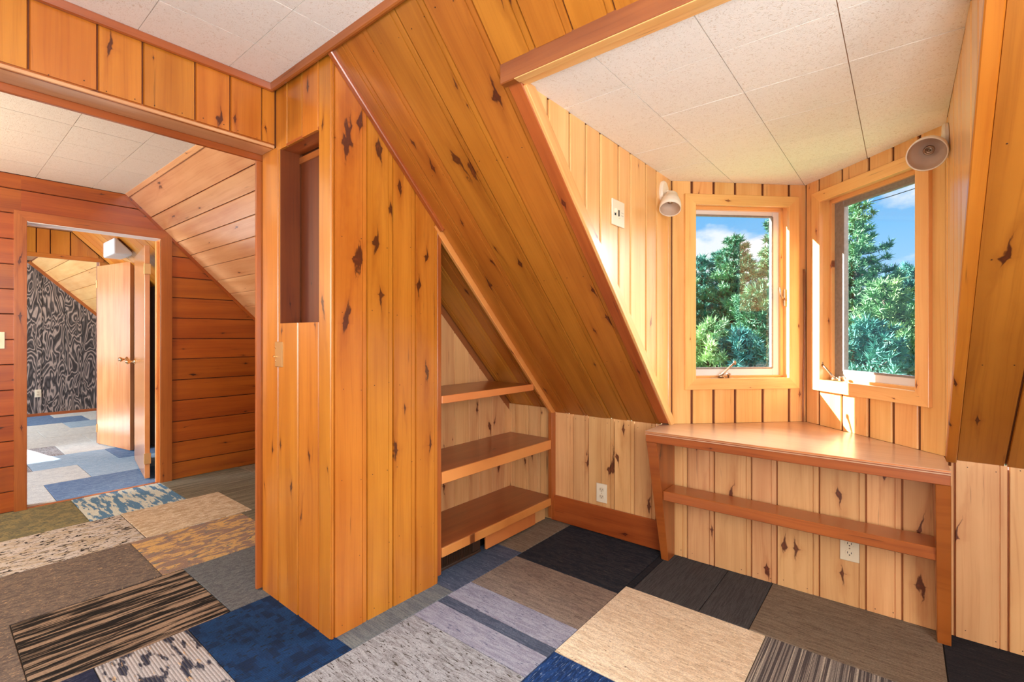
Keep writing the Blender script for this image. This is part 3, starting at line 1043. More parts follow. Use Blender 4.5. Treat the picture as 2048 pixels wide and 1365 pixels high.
def window(idx, O, U, N, label, stile_l, stile_mat, side):
    w = empty('window_%d' % idx, O + U * 0.41, label, 'window', 'structure')
    F = O + N * 0.02
    co0, co1, cz0, cz1 = 0.072, 0.752, 0.918, 2.012     # casing outer
    ci0, ci1, di0, di1 = 0.135, 0.690, 0.980, 1.953     # casing inner
    cs = M['casing']
    field(w, F, U, Z, N, [co0, ci0], [(co0, cz0), (ci0, di0), (ci0, di1), (co0, cz1)], cs, 'flat', 0.02, 'casing', 0.0, 1.0, var=0.0002, ksize=(0.006, 0.012))
    field(w, F, U, Z, N, [ci1, co1], [(ci1, di0), (co1, cz0), (co1, cz1), (ci1, di1)], cs, 'flat', 0.02, 'casing', 0.0, 1.0, var=0.0002, ksize=(0.006, 0.012))
    field(w, F, Z, U, N, [di1, cz1], [(di1, ci0), (di1, ci1), (cz1, co1), (cz1, co0)], cs, 'flat', 0.02, 'casing', 0.0, 1.0, var=0.0002, ksize=(0.006, 0.012))
    field(w, F, Z, U, N, [cz0, di0], [(cz0, co0), (cz0, co1), (di0, ci1), (di0, ci0)], cs, 'flat', 0.02, 'casing', 0.0, 1.0, var=0.0002, ksize=(0.006, 0.012))
    # jambs lining the opening
    jm = M['casing']
    dep = 0.118
    for nm, a, b, q in (('jamb', (JS0 - 0.012, JZ0 - 0.01), (JS0 - 0.012, JZ1 + 0.01), U), ('jamb', (JS1 + 0.012, JZ0 - 0.01), (JS1 + 0.012, JZ1 + 0.01), -U)):
        p0 = O + U * a[0] + Z * a[1] + q * 0.012 - N * (dep / 2 - 0.004)
        p1 = O + U * b[0] + Z * b[1] + q * 0.012 - N * (dep / 2 - 0.004)
        bar(nm, w, jm, p0, p1, q, dep, 0.012, bevel=0.001)
    for nm, zz, q in (('head_jamb', JZ1, -Z), ('sill', JZ0, Z)):
        p0 = O + U * (JS0 - 0.0) + Z * zz - N * (dep / 2 - 0.004)
        p1 = O + U * (JS1 + 0.0) + Z * zz - N * (dep / 2 - 0.004)
        bar(nm, w, jm, p0, p1, q, dep, 0.012, bevel=0.001)
    # wooden stops in front of the metal sash
    for a, b in (((JS0, JZ0), (JS0, JZ1)), ((JS1, JZ0), (JS1, JZ1))):
        s_ = 1 if a[0] == JS0 else -1
        p0 = O + U * (a[0] + s_ * 0.008) + Z * a[1] - N * 0.05
        p1 = O + U * (b[0] + s_ * 0.008) + Z * b[1] - N * 0.05
        bar('stop', w, M['casing'], p0, p1, N, 0.016, 0.02, bevel=0.001)
    for zz, s_ in ((JZ0, 1), (JZ1, -1)):
        p0 = O + U * JS0 + Z * (zz + s_ * 0.011) - N * 0.05
        p1 = O + U * JS1 + Z * (zz + s_ * 0.011) - N * 0.05
        bar('stop', w, M['casing'], p0, p1, N, 0.022, 0.02, bevel=0.001)
    # metal sash with its pane
    sash = empty('sash', O + U * 0.41 + Z * 1.4 - N * 0.08)
    sash.parent = w
    sash.matrix_basis = WM[w.name].inverted() @ WM[sash.name]
    fz = -N * 0.068
    rz = 0.05
    sm = stile_mat
    bar('stile', sash, sm, O + U * (JS0 + stile_l / 2) + Z * JZ0 + fz, O + U * (JS0 + stile_l / 2) + Z * JZ1 + fz, N, stile_l, 0.03, bevel=0.003)
    bar('stile', sash, M['white_metal'], O + U * (JS1 - 0.028) + Z * JZ0 + fz, O + U * (JS1 - 0.028) + Z * JZ1 + fz, N, 0.056, 0.03, bevel=0.003)
    bar('rail', sash, sm, O + U * (JS0 + stile_l) + Z * (JZ1 - rz / 2) + fz, O + U * (JS1 - 0.056) + Z * (JZ1 - rz / 2) + fz, N, rz, 0.03, bevel=0.003)
    bar('rail', sash, M['white_metal'], O + U * (JS0 + stile_l) + Z * (JZ0 + 0.033) + fz, O + U * (JS1 - 0.056) + Z * (JZ0 + 0.033) + fz, N, 0.066, 0.03, bevel=0.003)
    # raised glazing bead
    for a, b in (((JS0 + stile_l, JZ0 + 0.062), (JS0 + stile_l, JZ1 - rz)), ((JS1 - 0.056, JZ0 + 0.062), (JS1 - 0.056, JZ1 - rz)), ((JS0 + stile_l, JZ1 - rz), (JS1 - 0.056, JZ1 - rz)), ((JS0 + stile_l, JZ0 + 0.064), (JS1 - 0.056, JZ0 + 0.064))):
        bar('glazing_bead', sash, M['grey_metal'], O + U * a[0] + Z * a[1] + fz + N * 0.003, O + U * b[0] + Z * b[1] + fz + N * 0.003, N, 0.011, 0.012, bevel=0.001)
    bm = bmesh.new()
    prism(bm, O, U, Z, N, [(JS0 + stile_l - 0.008, JZ0 + 0.05), (JS1 - 0.048, JZ0 + 0.05), (JS1 - 0.048, JZ1 - 0.042), (JS0 + stile_l - 0.008, JZ1 - 0.042)], -0.086, -0.082)
    bm_obj('pane', bm, M['glass'], sash)
    # crank: base, folding arm, knob
    B = O + U * side + Z * (JZ0 + 0.001) - N * 0.016
    cm = M['bronze']
    cr_ = box('crank_base', w, cm, (-0.055, -0.013, 0.0), (0.075, 0.013, 0.012), 0.003, mw=frame_mw(B, U, -N))
    bm = bmesh.new()
    lathe(bm, [(0, 0.0), (0.016, 0.0), (0.015, 0.012), (0.009, 0.018), (0, 0.019)], frame_mw(B + Z * 0.012, U, -N), 16)
    bm_obj('crank_hub', bm, cm, cr_, smooth=True)
    bm = bmesh.new()
    tube(bm, [B + Z * 0.022, B + Z * 0.04 - U * 0.012 * arm_dir(idx) + N * 0.01, B + Z * 0.075 - U * 0.045 * arm_dir(idx) + N * 0.016, B + Z * 0.092 - U * 0.066 * arm_dir(idx) + N * 0.018], [0.007, 0.006, 0.005, 0.006], 8)
    bm_obj('crank_arm', bm, cm, cr_, smooth=True)
    bm = bmesh.new()
    lathe(bm, [(0, -0.012), (0.007, -0.01), (0.009, 0.0), (0.007, 0.01), (0, 0.012)], Matrix.Translation(B + Z * 0.098 - U * 0.072 * arm_dir(idx) + N * 0.018), 12)
    bm_obj('crank_knob', bm, cm, cr_, smooth=True)
    bm = bmesh.new()
    lathe(bm, [(0, 0.012), (0.005, 0.012), (0.006, 0.026), (0.014, 0.03), (0.012, 0.036), (0, 0.038)], frame_mw(B + U * 0.045, U, -N), 12)
    bm_obj('crank_screw', bm, cm, cr_, smooth=True)
    return w


def frame_mw(O, U, Yd):
    U, Yd = Vector(U).normalized(), Vector(Yd).normalized()
    m = Matrix((U, Yd, U.cross(Yd))).transposed().to_4x4()
    m.translation = Vector(O)
    return m


def arm_dir(idx):
    return -1.0 if idx == 1 else 1.0


w1 = window(1, LA, LU, LN, 'small casement window in the left face of the bay, nearer the corner spotlight', 0.05, M['white_metal'], 0.30)
w2 = window(2, RA, RU, RN, 'larger casement window in the right face of the bay with a weathered grey stile', 0.078, M['grey_metal'], 0.20)
# sash lock on the lit jamb of the first window
lk = box('sash_lock', w1, M['bronze'], (-0.008, -0.004, -0.05), (0.008, 0.004, 0.05), 0.003, mw=frame_mw(LA + LU * (JS1 - 0.005) + Z * 1.44 - LN * 0.03, LN, LU))
bm = bmesh.new()
tube(bm, [LA + LU * (JS1 - 0.01) + Z * 1.43 - LN * 0.03, LA + LU * (JS1 - 0.03) + Z * 1.45 - LN * 0.028, LA + LU * (JS1 - 0.034) + Z * 1.50 - LN * 0.026], [0.006, 0.006, 0.005], 8)
bm_obj('lock_lever', bm, M['bronze'], lk, smooth=True)

# ---- knee wall under the slope and behind the desk
kneeb = [((-2.30, KY + 0.0095, -0.1), (1.7, KY + 0.09, 0.70))]
kn = wall_slab('wall_knee', 'low knee wall of pale knotty boards under the slope and behind the desk', 'wall', M['groove_pale'], kneeb)
KS = [-2.30, -2.22, -2.12, -2.0, -1.90, -1.80, -1.641, -1.529, -1.351, -1.221, -1.09, -0.912, -0.770, -0.590, -0.476, -0.300, -0.125, 0.0, 0.165, 0.318, 0.47, 0.62, 0.78, 0.95]
KK = [(-1.535, 0.42, 0.026), (-1.29, 0.66, 0.024), (-1.37, 0.40, 0.04), (-1.33, 0.49, 0.02), (-1.13, 0.24, 0.03), (-0.69, 0.38, 0.024), (-0.83, 0.33, 0.016), (-0.52, 0.07, 0.02),
      (-0.395, 0.20, 0.026), (-0.225, 0.50, 0.020), (-0.21, 0.14, 0.02), (0.06, 0.40, 0.022), (0.06, 0.17, 0.03), (0.170, 0.40, 0.022), (-0.86, 0.62, 0.012)]
field(kn, (0, KY, 0), X, Z, -Y, KS[:6], [(-2.30, 0.003), (-1.80, 0.003), (-1.80, 0.738), (-2.30, 0.738)], M['pine_pale'], 'bead', dens=1.5)
field(kn, (0, KY, 0), X, Z, -Y, KS[5:], [(-1.80, 0.003), (0.95, 0.003), (0.95, 0.716), (-1.80, 0.716)], M['pine_pale'], 'bead', dens=1.1, knots=KK)
bb = empty('baseboard_front', (-1.45, KY, 0), 'tall red-brown baseboard between the shelf alcove and the desk', 'baseboard', 'structure')
bar('board', bb, M['cedar'], (-1.80, KY - 0.016, 0.088), (-0.99, KY - 0.016, 0.088), -Y, 0.166, 0.016, dens=2.5, bevel=0.004)

# ---- alcove behind the shelves
al = wall_slab('wall_alcove', 'back wall of the shelf alcove in pale knotty boards', 'wall', M['groove_pale'], [((-2.30, 0, 0), Y, Z, X, [(1.60, -0.1), (2.72, -0.1), (2.72, 0.70), (1.60, slope_z(1.60) + 0.08)], 0.0, 0.1285), ((-2.30, KY + 0.0095, 0.6), (-1.80, KY + 0.06, 0.80))])
field(al, (-2.16, 0, 0), Y, Z, X, [1.62, 1.74, 1.86, 1.98, 2.093, 2.221, 2.321, 2.445, 2.57, 2.66], [(1.62, 0.0), (2.66, 0.0), (2.66, 0.66), (1.62, 1.72)], M['pine_pale'], 'v', dens=2.5)

# ---- the boxed column with the niche
cb = [((-2.378, 1.0465, -0.1), (-2.215, 1.6, 2.45)), ((-1.868, 1.0465, -0.1), (-1.787, 1.6, 2.34)),
      ((-2.215, 1.0465, -0.1), (-1.868, 1.6, 1.268)), ((-2.215, 1.0465, 2.085), (-1.868, 1.10, 2.4)), ((-2.30, 1.145, 1.0), (-1.80, 1.2, 2.3)),
      ((-1.84, 1.2, -0.1), (-1.787, 1.60, 1.70)), ((-2.378, 1.5, -0.1), (-2.17, 1.63, 1.7)), ((-2.378, 0, 0), Y, Z, X, [(1.6, -0.1), (2.72, -0.1), (2.72, 0.70), (1.6, slope_z(1.6) + 0.05)], 0.0, 0.078), ((-2.30, 1.575, -0.1), (-1.79, 1.618, 1.66))]
cw = wall_slab('wall_column', 'boxed-in corner of amber knotty pine with a tall open niche', 'wall', M['groove'], cb)
CF = (0, 1.035, 0)
field(cw, CF, X, Z, -Y, [-2.39, -2.225], [(-2.39, 0.0), (-2.225, 0.0), (-2.225, 2.088), (-2.39, 2.088)], M['pine'], 'v', dens=0.9, gap=0.008)
field(cw, CF, X, Z, -Y, [-2.225, -2.042, -1.871], [(-2.225, 0.0), (-1.871, 0.0), (-1.871, 1.276), (-2.225, 1.276)], M['pine'], 'v', dens=1.6, knots=[(-2.10, 0.55, 0.02), (-2.02, 0.43, 0.012), (-2.20, 0.72, 0.016)], gap=0.008)
field(cw, CF, X, Z, -Y, [-1.871, -1.775], [(-1.871, 0.0), (-1.775, 0.0), (-1.775, 2.372), (-1.871, 2.372)], M['pine'], 'v', dens=1.0, knots=[(-1.84, 2.08, 0.018)], gap=0.008)
field(cw, CF, X, Z, -Y, [-2.225, -2.209], [(-2.225, 1.276), (-2.209, 1.276), (-2.209, 2.075), (-2.225, 2.075)], M['pine'], 'flat', dens=0)
field(cw, CF, X, Z, -Y, [-2.253, -2.142, -2.007, -1.871], [(-2.253, 2.073), (-1.871, 2.073), (-1.871, 2.372), (-2.253, 2.372)], M['pine'], 'v', dens=1.5, gap=0.008)
# inside of the niche
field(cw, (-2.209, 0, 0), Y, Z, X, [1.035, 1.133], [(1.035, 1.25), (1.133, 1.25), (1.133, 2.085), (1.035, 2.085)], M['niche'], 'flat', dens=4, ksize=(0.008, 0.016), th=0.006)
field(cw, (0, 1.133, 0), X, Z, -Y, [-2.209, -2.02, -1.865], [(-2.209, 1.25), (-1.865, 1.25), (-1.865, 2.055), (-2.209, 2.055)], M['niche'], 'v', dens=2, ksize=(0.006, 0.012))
bar('niche_ledge', cw, M['pine'], (-2.209, 1.09, 1.277), (-1.865, 1.09, 1.277), Z, 0.09, 0.016)
bar('niche_head', cw, M['cedar'], (-2.209, 1.085, 2.074), (-1.865, 1.085, 2.074), -Z, 0.10, 0.012)
bar('niche_cleat', cw, M['cedar'], (-2.209, 1.125, 2.045), (-1.865, 1.125, 2.045), -Y, 0.03, 0.018)
# broad knotty face under the slope
bf = [(1.035, 0.0), (1.606, 0.0), (1.606, slope_z(1.606)), (YC + 0.03, TOPZ)]
BK = [(1.105, 2.02, 0.042), (1.165, 2.11, 0.020), (1.16, 1.54, 0.03), (1.10, 1.27, 0.022), (1.13, 1.06, 0.026), (1.14, 0.75, 0.022), (1.265, 2.045, 0.022), (1.245, 1.62, 0.024), (1.27, 1.40, 0.02),
      (1.33, 1.79, 0.018), (1.325, 1.58, 0.026), (1.25, 0.93, 0.012), (1.375, 1.9, 0.016), (1.35, 0.7, 0.02), (1.48, 1.46, 0.022), (1.53, 1.6, 0.016), (1.53, 1.05, 0.022), (1.55, 0.69, 0.020), (1.49, 0.35, 0.010), (1.22, 0.10, 0.02)]
BK = [(a_, b_, c_ * 1.3) for a_, b_, c_ in BK]
field(cw, (-1.775, 0, 0), Y, Z, X, [1.035, 1.049, 1.203, 1.338, 1.466, 1.606], bf + [], M['pine'], 'bead', dens=0.2, knots=BK)
bar('end_board', cw, M['cedar'], (-1.779, 1.619, 0.03), (-1.779, 1.619, 1.735), X, 0.026, 0.03, dens=0.6)

# ---- header and wall with the wide opening
hw = wall_slab('wall_left', 'wall with the wide opening, its header boarded in short amber planks', 'wall', M['groove'],
               [((-2.378, -2.4, 2.10), (-2.2645, 1.10, 2.45)), ((-2.378, -2.5, -0.1), (-2.2645, -0.85, 2.2))])
field(hw, (-2.253, 0, 0), Y, Z, X, [-2.38, -2.2, -2.0, -1.85, -1.68, -1.5, -1.33, -1.18, -1.0, -0.85, -0.68, -0.5, -0.36, -0.20, -0.05, 0.10, 0.225, 0.402, 0.535, 0.711, 0.843, 0.975, 1.035],
      [(-2.38, 2.106), (1.035, 2.106), (1.035, 2.372), (-2.38, 2.372)], M['pine'], 'v', dens=2.2)
bar('header_edge', hw, M['cedar'], (-2.262, -0.85, 2.0985), (-2.262, 1.035, 2.0985), X, 0.024, 0.012, u0=None)
bar('soffit', hw, M['landing_slope'], (-2.323, -0.85, 2.0875), (-2.323, 1.034, 2.0875), -Z, 0.13, 0.014, dens=1.0)  # paler wood here puts the soffit's light sheen into its colour
lc = empty('trim_3', (-2.4, 1.0, 0), 'red-brown casing around the landing side of the wide opening', 'trim', 'structure')
bar('side_casing', lc, M['cedar'], (-2.392, 1.04, 0.006), (-2.392, 1.04, 2.059), X, 0.06, 0.018, dens=0.8)
bar('head_casing', lc, M['cedar'], (-2.392, -0.85, 2.09), (-2.392, 1.07, 2.09), X, 0.06, 0.018, dens=0.8)

# ================================================================== LANDING AND ROOMS BEYOND
lsd = Vector((0, 1, -0.985)).normalized()
lsn = Vector((0, -0.985, -1)).normalized()
LO = Vector((0, 1.03, LZ))
LLEN = 1.72 * math.hypot(1, 0.985)
ls = wall_slab('wall_landing_slope', 'sloping board ceiling of the landing and rooms behind the opening', 'sloped ceiling', M['groove'],
               [(LO, X, lsd, lsn, [(-10.3, -0.15), (-2.379, -0.15), (-2.379, LLEN), (-10.3, LLEN)], -0.07, -0.0105), ((-10.3, 2.66, -0.1), (-2.37, 2.75, 0.85))])
h_ = math.hypot(1, 0.985)
field(ls, LO, lsd, X, lsn, [(y - 1.03) * h_ for y in (1.042, 1.188, 1.278, 1.370, 1.468, 1.565, 1.673, 1.784, 1.90, 2.02, 2.14, 2.26, 2.38)],
      [(0.0, -4.79), (1.90, -4.79), (1.90, -2.41), (0.0, -2.41)], M['landing_slope'], 'v', dens=1.6, ksize=(0.010, 0.022))
field(ls, LO, lsd, X, lsn, [(y - 1.03) * h_ for y in (1.042, 1.19, 1.33, 1.47, 1.61, 1.75, 1.89, 2.03)],
      [(0.0, -10.14), (1.4, -10.14), (1.4, -7.10), (0.0, -7.10)], M['pine_light'], 'v', dens=0.5)
field(ls, LO, X, lsd, lsn, [-6.98, -6.80, -6.62, -6.44, -6.26, -6.08, -5.9, -5.72, -5.54, -5.36, -5.18, -5.0],
      [(-6.98, 0.0), (-4.93, 0.0), (-4.93, 1.5), (-6.98, 1.5)], M['pine'], 'v', dens=1.0)
t4 = empty('trim_4', (-3.6, 1.03, LZ), 'thin pine strips edging the landing slope and its end wall', 'trim', 'structure')
bar('crown_strip', t4, M['landing_slope'], (-4.775, 1.028, LZ - 0.013), (-2.42, 1.028, LZ - 0.013), (0, -1, -1), 0.034, 0.014, bevel=0.003)
bar('slope_strip', t4, M['landing_pine'], LO + X * -4.768 + lsn * 0.008, LO + X * -4.768 + lsd * 2.0 + lsn * 0.008, X, 0.03, 0.012, bevel=0.003)

lw = wall_slab('wall_landing', 'end wall of the landing with dark orange horizontal boards around a doorway', 'wall', M['groove_dark'],
               [((-4.90, -2.5, -0.1), (-4.7905, 0.455, 2.4)), ((-4.90, 1.262, -0.1), (-4.7905, 2.75, 2.4)), ((-4.90, 0.455, 2.025), (-4.7905, 1.262, 2.4))])
ZR = [0.0, 0.142, 0.315, 0.490, 0.667, 0.843, 1.020, 1.193, 1.370, 1.543, 1.715, 1.890, 2.070, 2.240, 2.344]
LF = (-4.78, 0, 0)
field(lw, LF, Z, Y, X, ZR, [(0, -1.3), (2.344, -1.3), (2.344, 0.44), (0, 0.44)], M['landing_pine'], 'v', dens=1.2, ksize=(0.010, 0.018))
field(lw, LF, Z, Y, X, ZR, [(2.05, 0.44), (2.344, 0.44), (2.344, 1.03), (2.094, 1.285), (2.05, 1.285)], M['landing_pine'], 'v', dens=1.6, ksize=(0.010, 0.018))
field(lw, LF, Z, Y, X, ZR, [(0, 1.285), (2.090, 1.285), (lslope_z(2.45), 2.45), (0, 2.45)], M['landing_pine'], 'v', dens=2.0, ksize=(0.012, 0.022))
# door casing of the landing doorway (setting: door_1 is the leaf beyond)
dc = empty('trim_5', (-4.78, 0.87, 0), 'dark orange casing and jambs of the landing doorway', 'trim', 'structure')
CFX = (-4.762, 0, 0)
field(dc, CFX, Y, Z, X, [0.404, 0.468], [(0.404, 0.0), (0.468, 0.0), (0.468, 2.028), (0.404, 2.092)], M['cedar'], 'flat', 0.018, 'casing', 0, 1.2, var=0.0001, ksize=(0.010, 0.018), knots=[(0.43, 1.73, 0.02), (0.43, 1.36, 0.02)])
field(dc, CFX, Y, Z, X, [1.250, 1.331], [(1.250, 0.0), (1.331, 0.0), (1.331, 2.092), (1.250, 2.011)], M['cedar'], 'flat', 0.018, 'casing', 0, 1.2, var=0.0001, ksize=(0.006, 0.012))
field(dc, CFX, Z, Y, X, [2.022, 2.092], [(2.022, 0.474), (2.022, 1.261), (2.092, 1.331), (2.092, 0.404)], M['cedar'], 'flat', 0.018, 'casing', 0, 0.8, var=0.0001)
bar('jamb', dc, M['cedar'], (-4.83, 0.468, 0.0), (-4.83, 0.468, 2.02), Y, 0.13, 0.014)
bar('jamb', dc, M['shelf_edge'], (-4.83, 1.250, 0.0), (-4.83, 1.250, 2.02), -Y, 0.13, 0.014)
bar('head_jamb', dc, M['white_paint'], (-4.83, 0.468, 2.018), (-4.83, 1.25, 2.018), -Z, 0.13, 0.014)
bar('stop', dc, M['shelf_edge'], (-4.80, 1.238, 0.0), (-4.80, 1.238, 2.005), X, 0.02, 0.03)
bar('threshold', dc, M['cedar'], (-4.80, 0.46, 0.003), (-4.80, 1.25, 0.003), Z, 0.035, 0.008)

# hall: partition with the second doorway
hl = wall_slab('wall_hall', 'hall partition with short upright boards above the second doorway', 'wall', M['groove'],
               [((-7.14, -2.5, -0.1), (-7.011, 0.30, 2.4)), ((-7.14, 1.262, -0.1), (-7.011, 2.75, 2.4)), ((-7.14, 0.30, 2.07), (-7.011, 1.262, 2.4))])
field(hl, (-7.0, 0, 0), Y, Z, X, [0.2, 0.42, 0.60, 0.757, 0.863, 1.021, 1.263, 1.45, 1.6, 1.8], [(0.2, 2.085), (1.285, 2.085), (1.03, LZ), (0.2, LZ)], M['pine'], 'v', dens=1.5, gap=0.008)
field(hl, (-7.0, 0, 0), Y, Z, X, [1.262, 1.42, 1.58, 1.74, 1.9, 2.06], [(1.262, 0.0), (2.2, 0.0), (2.2, lslope_z(2.2)), (1.262, lslope_z(1.262))], M['pine'], 'v', dens=1.5)
bar('door_head', hl, M['pine'], (-6.995, 0.25, 2.066), (-6.995, 1.30, 2.066), X, 0.045, 0.03)
# closet recess seen between the two doors
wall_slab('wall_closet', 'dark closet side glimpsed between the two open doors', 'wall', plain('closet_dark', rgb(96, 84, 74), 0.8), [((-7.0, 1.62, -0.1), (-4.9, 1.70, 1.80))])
# white boxed duct on the hall slope
bm = bmesh.new()
prism(bm, (-6.30, 0, 0), Y, Z, X, [(1.165, 2.01), (1.315, 2.01), (1.315, 2.04), (1.19, 2.165), (1.165, 2.165)], 0.0, 0.42)
bmesh.ops.recalc_face_normals(bm, faces=bm.faces[:])
bmesh.ops.bevel(bm, geom=bm.edges[:], offset=0.014, segments=3, affect='EDGES', profile=0.5)
dk = props(bm_obj('duct_box', bm, plain('duct_paint', rgb(206, 204, 202), 0.5)), 'white boxed duct tucked against the hall slope above the doors', 'duct')

# far room wall with the bold grain pattern
FX = -10.16
wy0, wy1, wz0, wz1 = -1.7, 0.48, 0.78, 1.95
fw_ = wall_slab('wall_far', 'far wall of dark panels with a bold pale wood-grain pattern', 'wall', M['slot'],
                [((-10.30, -2.5, -0.1), (-10.171, wy0, 2.4)), ((-10.30, wy1, -0.1), (-10.171, 2.75, 2.4)), ((-10.30, wy0, -0.1), (-10.171, wy1, wz0)), ((-10.30, wy0, wz1), (-10.171, wy1, 2.4))])
field(fw_, (FX, 0, 0), Y, Z, X, [0.20, 0.52, 0.88, 1.16, 1.42, 1.62, 1.80, 2.05], [(0.2, 0.03), (2.05, 0.03), (2.05, lslope_z(2.05)), (1.03, LZ), (0.2, LZ)], M['grained'], 'v', dens=0, gap=0.004)
bar('slope_strip', fw_, M['cedar'], LO + X * (FX + 0.02) + lsn * 0.02, LO + X * (FX + 0.02) + lsd * 1.6 + lsn * 0.02, X, 0.045, 0.02)
bar('base_strip', fw_, M['cedar'], (FX + 0.014, 0.2, 0.02), (FX + 0.014, 2.05, 0.02), X, 0.045, 0.014)


# doors
def door(name, hinge, free, label, zt, swing):
    h3, f3 = Vector((*hinge, 0)), Vector((*free, 0))
    U = (f3 - h3).normalized()
    ln = (f3 - h3).length
    mw = frame_mw(h3, U, Z.cross(U))
    d = empty(name, h3, label, 'door', 'structure')
    box('leaf', d, M['door'], (0, 0, 0.012), (ln, 0.036, zt), 0.002, mw=mw)
    kn_ = None
    for s_, y0 in ((-1, 0.0), (1, 0.036)):
        bm = bmesh.new()
        lathe(bm, [(0, 0), (0.028, 0.0), (0.027, 0.006), (0.011, 0.010), (0.010, 0.034), (0.020, 0.044), (0.026, 0.058), (0.022, 0.070), (0, 0.074)], mw @ axis_matrix((ln - 0.065, y0, 0.97), (0, s_, 0)), 20)
        bm_obj('door_knob', bm, M['brass'], d, smooth=True)
    for zz in (0.18, zt - 0.2):
        box('hinge', d, M['dull_brass'], (-0.014, -0.006, zz - 0.045), (0.004, 0.042, zz + 0.045), 0.002, mw=mw)
    return d


door('door_1', (-4.955, 1.225), (-5.83, 1.352), 'open birch door hinged on the landing doorway, seen nearly edge-on', 1.985, 1)
door('door_2', (-7.02, 1.246), (-6.297, 1.384), 'open birch door with a brass knob standing ajar in the hall', 2.0, -1)

# ================================================================== THINGS
# ---- built-in shelves in the alcove
shf = empty('built_in_shelf', (-1.96, 2.1, 0.0), 'built-in set of three dark stained shelves in the alcove under the slope', 'shelves')
FXS = -1.776
for zt, zb_, y1_, y1b in ((0.158, 0.113, 2.64, 2.64), (0.538, 0.480, 2.64, 2.64), (0.918, 0.880, 2.40, 2.40)):
    b_ = box('shelf', shf, M['shelf'], (-2.158, 1.625, zb_ + 0.01), (FXS - 0.012, y1_ - 0.004, zt), 0.001)
    box('edge_strip', b_, M['shelf_edge'], (FXS - 0.012, 1.634, zb_), (FXS, y1b - (0.05 if y1_ > 2.5 else 0.0), zt + 0.001), 0.002)
bar('post', shf, M['cedar'], (FXS + 0.002, 2.617, 0.03), (FXS + 0.002, 2.617, 0.715), X, 0.046, 0.028)
box('kick_board', shf, M['shelf_edge'], (-1.83, 2.005, 0.016), (-1.815, 2.47, 0.112), 0.002)
box('kick_block', shf, M['pine_pale'], (-1.87, 2.475, 0.0), (-1.845, 2.62, 0.112), 0.002)
# heating register below the lowest shelf
vt = empty('floor_register', (-1.85, 1.82, 0.0), 'dark brown heating register in the kick space under the shelves', 'vent')
box('housing', vt, M['vent_dark'], (-1.885, 1.64, 0.0), (-1.868, 1.995, 0.108), 0.001)
box('flange', vt, M['vent'], (-1.868, 1.64, 0.0), (-1.845, 1.995, 0.014), 0.002)
box('flange', vt, M['vent'], (-1.868, 1.64, 0.092), (-1.852, 1.995, 0.106), 0.002)
box('end_plate', vt, M['vent'], (-1.868, 1.935, 0.014), (-1.852, 1.995, 0.092), 0.002)
bm = bmesh.new()
for k in range(22):
    y_ = 1.655 + k * 0.0125
    bm_box(bm, (-1.868, y_, 0.014), (-1.853, y_ + 0.0035, 0.092))
props(bm_obj('fins', bm, M['vent'], vt), kind='stuff')

# ---- window desk
desk = empty('window_desk', (-0.45, 2.5, 0.0), 'built-in triangular desk with a birch plywood top filling the window bay', 'desk')
dt = [(-1.036, 2.370), (0.138, 2.370), (0.133, 2.643), (-0.4325, 3.204), (-0.998, 2.643), (-1.036, 2.625)]
bm = bmesh.new()
c_ = Vector((-0.45, 2.7, 0.726))
prism(bm, (0, 0, 0), (0, 0, -1), (1, 0, 0), (0, 1, 0), [(0, 0)] * 3, 0, 0) if False else None
lo = [bm.verts.new((-(y - c_.y), 0.0, x - c_.x)) for x, y in dt]
hi = [bm.verts.new((-(y - c_.y), -0.018, x - c_.x)) for x, y in dt]
for fs in (lo, hi):
    bm.faces.new(fs)
for k in range(len(dt)):
    k2 = (k + 1) % len(dt)
    bm.faces.new((lo[k], lo[k2], hi[k2], hi[k]))
mwd = Matrix(((0, 0, 1), (-1, 0, 0), (0, 1, 0))).to_4x4()
mwd.translation = c_
dtop = bm_obj('desktop', bm, M['top'], desk, mwd)
set_knots(dtop, [], 0.3, -0.5, 0.5, 0)
bar('ply_edge', dtop, M['shelf_edge'], (-1.036, 2.370, 0.7215), (0.138, 2.370, 0.7215), -Y, 0.005, 0.002, bevel=0.0, dens=0)
bar('ply_edge', dtop, M['shelf'], (-1.036, 2.3695, 0.7145), (0.138, 2.3695, 0.7145), -Y, 0.004, 0.002, bevel=0.0, dens=0)
box('apron', desk, M['cedar'], (-1.036, 2.376, 0.668), (0.138, 2.40, 0.708), 0.002)


def lean_leg(x0, x1, xb0, xb1, mat):
    """board leg: front edge leans from the desk front back to the wall foot"""
    O_ = Vector(((x0 + x1) / 2, 2.5, 0.0))
    bm = bmesh.new()
    ys = [(2.384, 0.667), (2.545, 0.0), (2.637, 0.0), (2.637, 0.667)]
    A = [bm.verts.new((y - O_.y, -(xa_ - O_.x), z)) for (y, z), xa_ in zip(ys, (x0, xb0, xb0, x0))]
    B = [bm.verts.new((y - O_.y, -(xb_ - O_.x), z)) for (y, z), xb_ in zip(ys, (x1, xb1, xb1, x1))]
    bm.faces.new(A)
    bm.faces.new(B)
    for k in range(4):
        bm.faces.new((A[k], A[(k + 1) % 4], B[(k + 1) % 4], B[k]))
    bmesh.ops.bevel(bm, geom=bm.edges[:], offset=0.002, segments=1, affect='EDGES')
    o = bm_obj('leg', bm, mat, desk, Matrix.Translation(O_) @ Matrix.Rotation(math.pi / 2, 4, 'Z'))
    set_knots(o, [], 0.05, 0.0, 0.66, 0)
    return o


l1 = lean_leg(-1.036, -0.980, -1.020, -0.980, M['cedar'])
l1['k0'] = [-0.062, 0.595, 0.024]
lean_leg(0.096, 0.140, 0.108, 0.150, M['cedar'])
box('foot_rail', desk, M['cedar'], (-0.98, 2.468, 0.350), (0.106, 2.612, 0.400), 0.003)


